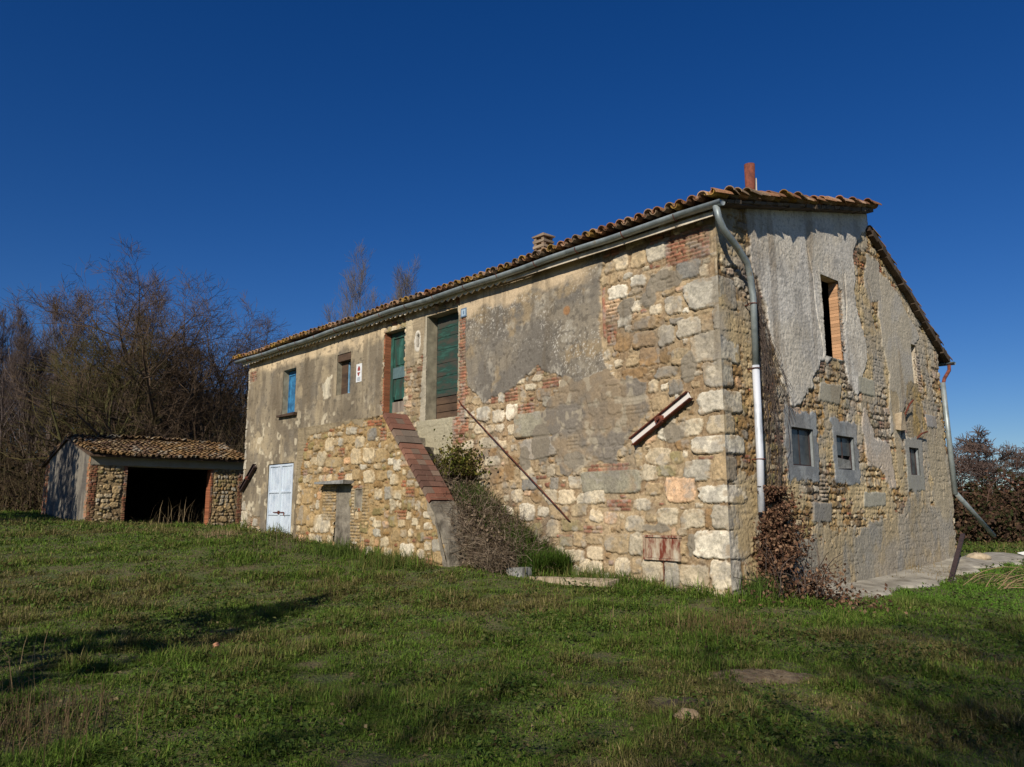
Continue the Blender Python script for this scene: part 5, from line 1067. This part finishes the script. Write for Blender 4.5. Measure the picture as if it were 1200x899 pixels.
# ------------------------------------------------------------------ dry bush and green growth on the staircase
def stair_z(y): return np.clip(.56 + (y - 3.75)*.64, .45, 3.5)
bush = thing('dry_bush', 'grey-brown dead bush covering the outside staircase', 'bush', (*hw(-.6, 4.8), 1.0), HROT); BO = Vector((-.6, 4.8, 1.0))
R_ = random.Random(31); S_ = []
for k in range(3000):
    y = R_.uniform(3.7, 6.5) if k % 2 else R_.uniform(3.8, 5.3); x = R_.uniform(-1.15, -.12) if k % 2 else R_.uniform(-1.45, -.9); p = Vector((x, y, float(stair_z(y)) - .05 if k % 2 else R_.uniform(.45, max(.6, float(stair_z(y)))))); d = Vector((R_.gauss(-.15, .45), R_.gauss(-.35, .45), .9)).normalized(); r = R_.uniform(.003, .008); L_ = R_.uniform(.05, .16)*(1 if k % 2 else .75)
    if y > 5.6 and R_.random() < .5: continue
    for i in range(5):
        q = p + d*L_; S_.append((*(p - BO), *(q - BO), r, r*.85)); p = q; r *= .85; d = (d + Vector((R_.gauss(0, .3), R_.gauss(0, .3), R_.gauss(-.22, .2)))).normalized()
V, F = segs_mesh(S_, 3); np_mesh('twigs', V, F, M['twig'], bush, (np.array([lin(134, 116, 98), lin(112, 96, 80), lin(150, 134, 112), lin(96, 82, 64)])[rs.randint(0, 4, len(S_))]).repeat(6, 0))
n = 9000; y = rs.uniform(3.7, 6.4, n); x = rs.uniform(-1.4, -.1, n); out = x < -1.08; P = np.stack([x + .6, y - 4.8, np.where(out, .45 + rs.uniform(0, 1, n)*stair_z(y), stair_z(y) + rs.uniform(0, .28, n)) - 1.0], 1); P = P[(fbm(x*3, y*3 + P[:, 2]*3, 6) > .42) & ~(out & (y > 5.2)) & ~((y > 5.4) & (rs.rand(n) < .6))]
V, F, C_ = leaf_cloud(P, .045, np.array([lin(120, 102, 84), lin(96, 82, 62), lin(140, 122, 100), lin(84, 76, 48)]), 7); np_mesh('dry_leaves', V, F, M['dryleaf'], bush, C_)
def blades(P, h, wd, cols, seed, lean=.35):
    """grass blades: P bases (n,3), h heights"""
    rs = np.random.RandomState(seed); n = len(P); az = rs.uniform(0, 2*pi, n); ln = np.abs(rs.normal(0, lean, n)) + .08; dx = np.cos(az); dy = np.sin(az)
    px, py = -dy, dx; tw = rs.uniform(-.6, .6, n); px, py = px*np.cos(tw) - py*np.sin(tw), px*np.sin(tw) + py*np.cos(tw)
    def at(f, w_, bend):
        c = P + np.stack([dx*bend*h, dy*bend*h, h*f], 1); o = np.stack([px, py, 0*px], 1)*(w_*wd)[:, None]; return c - o, c + o
    b0, b1 = at(0*h, .5*np.ones(n), 0*h); m0, m1 = at(.6*np.ones(n) - .1*ln, .42*np.ones(n), ln*.35); t_ = P + np.stack([dx*ln*h, dy*ln*h, h*(1 - .35*np.clip(ln, 0, 1.6))], 1)
    V = np.stack([b0, b1, m0, m1, t_], 1).reshape(-1, 3); k = np.arange(n)*5
    return V, [np.stack([k, k+1, k+3, k+2], 1), np.stack([k+2, k+3, k+4], 1)], np.repeat(cols, 5, 0)
GREEN = np.array([lin(72, 98, 34), lin(84, 110, 40), lin(60, 86, 30), lin(96, 112, 48)])
gb = thing('green_plant', 'lush green grassy clump at the foot of the staircase against the wall', 'plant', (*hw(-.4, 4.2), .5), HROT)
n = 5200; y = 3.3 + 2.4*rs.uniform(0, 1, n)**1.8; x = -.05 - rs.uniform(0, 1, n)**1.2*.95; P = np.stack([x + .4, y - 4.2, np.minimum(stair_z(y), 2.0) - .5], 1); P = P[(fbm(x*4, y*3, 66, 3) > .47) | (y < 4.0)]; n = len(P)
V, F, C_ = blades(P, rs.uniform(.2, .55, n), rs.uniform(.008, .016, n), GREEN[rs.randint(0, 4, n)]*rs.uniform(.7, 1.2, (n, 1)), 3, .6); np_mesh('blades', V, F, M['grass'], gb, C_)
gp2 = thing('leafy_plant', 'small yellow-green plant growing on the steps below the tall shutter', 'plant', (*hw(-.35, 6.3), 2.3), HROT)
n = 2200; P = np.stack([rs.normal(0, .22, n), rs.normal(0, .3, n), np.abs(rs.normal(0, .28, n))], 1); V, F, C_ = leaf_cloud(P, .05, np.array([lin(96, 100, 40), lin(80, 84, 34), lin(118, 108, 54), lin(70, 62, 34)]), 9); np_mesh('foliage', V, F, M['leaf'], gp2, C_)
S_ = [(0, 0, -.1, float(a_), float(b_), float(abs(c_)), .008, .004) for a_, b_, c_ in rs.normal(0, .25, (40, 3))]; V, F = segs_mesh(S_, 4); np_mesh('stems', V, F, M['twig'], gp2, np.tile(lin(90, 76, 50), (len(V), 1)))

# ------------------------------------------------------------------ meadow grass
def in_house(x, y, m=0.0):
    q = np.stack([x - HC[0], y - HC[1]], -1); X = q @ GD; Y = q @ FD
    a = (X > -m) & (X < 9.9 + m) & (Y > -m) & (Y < 17.95 + m)
    b_ = (X > XB - m) & (X < .1) & (Y > 4.95) & (Y < 11.12)
    q = np.stack([x - SA[0], y - SA[1]], -1); X2 = q @ GD; Y2 = q @ FD
    return a | b_ | ((X2 > -m) & (X2 < 5.8) & (Y2 > -m) & (Y2 < 7))
def walk_d(x, y):
    q = np.stack([x - HC[0], y - HC[1]], -1); X = q @ GD; Y = q @ FD
    wid = .88 + (fbm(X*1.5, X*0, 3, 3) - .5)*.9 + .3*sst(X, 9, 12)
    return (X > 1.9) & (X < 12.2) & (Y > -wid + .06) & (Y < 0)
rs = np.random.RandomState(2024)
def scatter(n, r0, r1, amax=.80):
    r = r0*(r1/r0)**rs.uniform(0, 1, n); a = rs.uniform(-amax, amax, n); return r*np.sin(a), r*np.cos(a), r
x, y, r = scatter(1200000, 4.0, 62)
k = ~in_house(x, y, .02) & ~walk_d(x, y)
for (ex, ey, rx, ry) in EARTH: k &= (((x - ex)/rx)**2 + ((y - ey)/ry)**2 + (vn(x*6, y*6, 3) - .5)*1.0 > .7) | (rs.rand(len(x)) < .08)
x, y, r = x[k], y[k], r[k]; n = len(x)
pa = fbm(x*.45, y*.45, 301, 4); pb = fbm(x*1.7, y*1.7, 302, 3); pc = fbm(x*4, y*4, 303, 2)
h = .86*(.030 + .12*sst(pb, .42, .78)**1.4 + .05*sst(pc, .4, .8))*rs.uniform(.45, 1.4, n)*(1 + .012*r)
q = np.stack([x - HC[0], y - HC[1]], -1); Xl = q @ GD; Yl = q @ FD
near = sst(-np.where((Yl > 4.8) & (Yl < 11.2), Xl + 1.6, Xl), 1.1, .05)*((Yl > -.5) & (Yl < 18.2) & (Xl < 0))
h *= 1 + 1.5*near*sst(pc + pb, .8, 1.2)
lawn = sst(Xl, 1.0, 4.0)*sst(-Yl, .4, 1.2)*(Yl < 0)                   # smooth lawn at the right
h = np.maximum(h*(1 - .4*lawn), .05*lawn)
wd_ = (.0038 + .0006*r)*rs.uniform(.7, 1.4, n)
ci = rs.randint(0, 4, n); c = np.array([lin(102, 130, 46), lin(112, 138, 52), lin(86, 114, 42), lin(122, 130, 64)])[ci]
dry = sst(pa + (pc - .5)*.6 + (pb - .5)*.3 + rs.normal(0, .08, n), .535, .69)*(1 - .85*lawn)
c = mixc(c, np.array([lin(134, 120, 74), lin(118, 100, 68), lin(154, 132, 96), lin(110, 106, 56)])[rs.randint(0, 4, n)], np.clip(dry*.75 + .1*(rs.rand(n) < .25), 0, 1))
c = mixc(c, lin(104, 146, 50), lawn*.7)
c = c*rs.uniform(.6, 1.2, (n, 1))
V, F, C_ = blades(np.stack([x, y, gz(x, y) - .01], 1), h, wd_, c, 6, 1.25)
kind(np_mesh('grass', V, F, M['grass'], None, C_), 'stuff')
# broad-leaved weeds and fallen leaves low in the grass
x, y, r = scatter(90000, 4.0, 32); k = ~in_house(x, y, .05) & ~walk_d(x, y) & (fbm(x*1.3, y*1.3, 401, 3) + .25*fbm(x*6, y*6, 402, 2) > .70); x, y, r = x[k], y[k], r[k]
V, F, C_ = leaf_cloud(np.stack([x, y, gz(x, y) + rs.uniform(.005, .06, len(x))], 1), 1.0, np.array([lin(76, 96, 40), lin(64, 84, 36), lin(86, 104, 50), lin(98, 100, 56)]), 41, up=1.6)
ctr = np.repeat(V.reshape(-1, 4, 3).mean(1), 4, 0); V = ctr + (V - ctr)*np.repeat(.014 + .0018*r, 4)[:, None]
kind(np_mesh('meadow_weeds', V, F, M['leaf'], None, C_), 'stuff')
x, y, r = scatter(3600, 4.0, 26); k = ~in_house(x, y, .05); x, y, r = x[k], y[k], r[k]
V, F, C_ = leaf_cloud(np.stack([x, y, gz(x, y) + rs.uniform(.02, .07, len(x))], 1), .028, np.array([lin(98, 86, 58), lin(84, 70, 48), lin(118, 104, 74)]), 43, up=1.2)
kind(np_mesh('fallen_leaves', V, F, M['dryleaf'], None, C_), 'stuff')
# dry bents and weeds standing above the grass
def weed_patch(name, label, cat, cx, cy, n, sp, hh, cols, seed, wdt=.004, lean=.35):
    rs = np.random.RandomState(seed); x = cx + rs.normal(0, sp, n); y = cy + rs.normal(0, sp, n); z0 = g1(cx, cy)
    o = thing(name, label, cat, (cx, cy, z0)); P = np.stack([x - cx, y - cy, gz(x, y) - z0 - .01], 1); cc = np.array(cols)[rs.randint(0, len(cols), n)]*rs.uniform(.75, 1.2, (n, 1))
    V, F, C = blades(P, rs.uniform(.4, 1.1, n)*hh, np.full(n, wdt)*rs.uniform(.7, 1.5, n), cc, seed, lean); np_mesh('stalks', V, F, M['dryleaf'], o, C); return o
DRY = [lin(150, 128, 96), lin(126, 104, 76), lin(170, 148, 112)]
weed_patch('dry_weed', 'dry straw-coloured weed stalks in front of the open outbuilding', 'weeds', -11.9, 28.4, 70, .9, 1.2, DRY, 5, .008, .6)
weed_patch('dry_weed', 'dry grey weed clump in the grass left of the white door', 'weeds', -8.2, 21.6, 320, .35, .35, DRY, 6, .007, .9)
weed_patch('dry_weed', 'brown dry weeds at the bottom left corner of the picture', 'weeds', -3.4, 5.7, 520, .38, .42, [lin(104, 84, 62), lin(120, 100, 74), lin(84, 70, 48)], 7, .004, .5)
weed_patch('dry_weed', 'pale dry stalks leaning in at the left edge of the foreground', 'weeds', -4.75, 7.2, 60, .3, .62, DRY, 8, .006, .5)
weed_patch('dry_weed', 'brown dry grass tuft before the house corner', 'weeds', 2.5, 9.9, 900, .45, .26, [lin(112, 94, 62), lin(96, 84, 50), lin(134, 112, 80)], 9, .005, .8)
weed_patch('dry_weed', 'thin bare weed stalks beside the cellar door', 'weeds', -5.0, 17.1, 90, .5, .75, [lin(92, 76, 62), lin(110, 96, 76)], 10, .006, .4)
weed_patch('dry_weed', 'straw grass along the foot of the gable beside the walkway', 'weeds', *hw(7.0, -.12), 500, .5, .2, [lin(150, 126, 80), lin(126, 108, 66)], 11, .006, .9)
weed_patch('green_tuft', 'tall green grass tuft at the house corner below the quoins', 'grass tuft', *hw(.35, -.3), 420, .16, .5, [lin(84, 104, 44), lin(70, 90, 36)], 13, .008, .5)
weed_patch('green_tuft', 'tall green grass tufts at the wall below the sloping parapet', 'grass tuft', *hw(-1.85, 6.2), 900, .4, .42, [lin(74, 94, 36), lin(84, 102, 42), lin(110, 106, 58)], 14, .008, .5)
weed_patch('green_tuft', 'green grass tufts beside the grey cellar door', 'grass tuft', *hw(-1.85, 8.2), 700, .4, .4, [lin(70, 90, 34), lin(84, 98, 42)], 15, .009, .5)
weed_patch('green_tuft', 'green grass tufts along the wall under the rusty meter box', 'grass tuft', *hw(-.25, 2.2), 1100, .5, .36, [lin(74, 94, 36), lin(84, 102, 42), lin(110, 106, 58)], 16, .007, .6)

# ------------------------------------------------------------------ trees behind the camera whose shadows cross the meadow
def evergreen(label, x, y, H, rad, seed, n, base=.12):
    t = thing('evergreen_tree', label, 'tree', (x, y, g1(x, y)), 0); rs = np.random.RandomState(seed)
    mb = MB(); mb.tube([(0, 0, -.1), (.05, 0, H*.5), (0, .05, H*.95)], [.16, .1, .03], 8); mb.build('trunk', M['twig'], t)
    z = rs.uniform(base, 1, n); prof = np.sin(np.clip((z - base)/(1 - base), 0, 1)**.75*pi)**.7; a = rs.uniform(0, 2*pi, n); rr = rs.uniform(.2, 1, n)**.5*prof*rad*(.7 + .6*vn(a*2, z*9, seed))
    V, F, C = leaf_cloud(np.stack([np.cos(a)*rr, np.sin(a)*rr, z*H], 1), .24, GREEN*.6, seed); np_mesh('crown', V, F, M['leaf'], t, C); return t
evergreen('narrow evergreen behind the viewer casting the long band of shade', -9.0, -1.9, 9.6, 1.5, 3, 800)
dup(tA, -7.6, -8.6, 1.0, .85, 'bare tree behind the viewer shading the near left grass')
dup(tB, -3.2, -8.8, 2.0, .80, 'bare tree behind the viewer shading the bottom of the lawn')
dup(tA, -.2, -7.4, 3.0, .80, 'bare tree behind the viewer shading the near right grass')
evergreen('evergreen outside the picture at left shading the side of the outbuilding', -22.3, 18.6, 14.0, 1.7, 7, 2400)
evergreen('tall evergreen outside the picture at left shading the back of the outbuilding side', -25.2, 19.6, 15.0, 2.0, 8, 3200)
dup(tD, -24.8, 13.2, .7, 1.0, 'bare tree outside the picture at left casting streaks on the outbuilding')
dup(tE, -26.0, 15.5, 2.7, 1.0, 'second bare tree outside the picture at left shading the outbuilding')
dup(tB, -24.0, 10.5, 1.7, .85, 'spreading bare tree outside the picture at left shading the outbuilding')
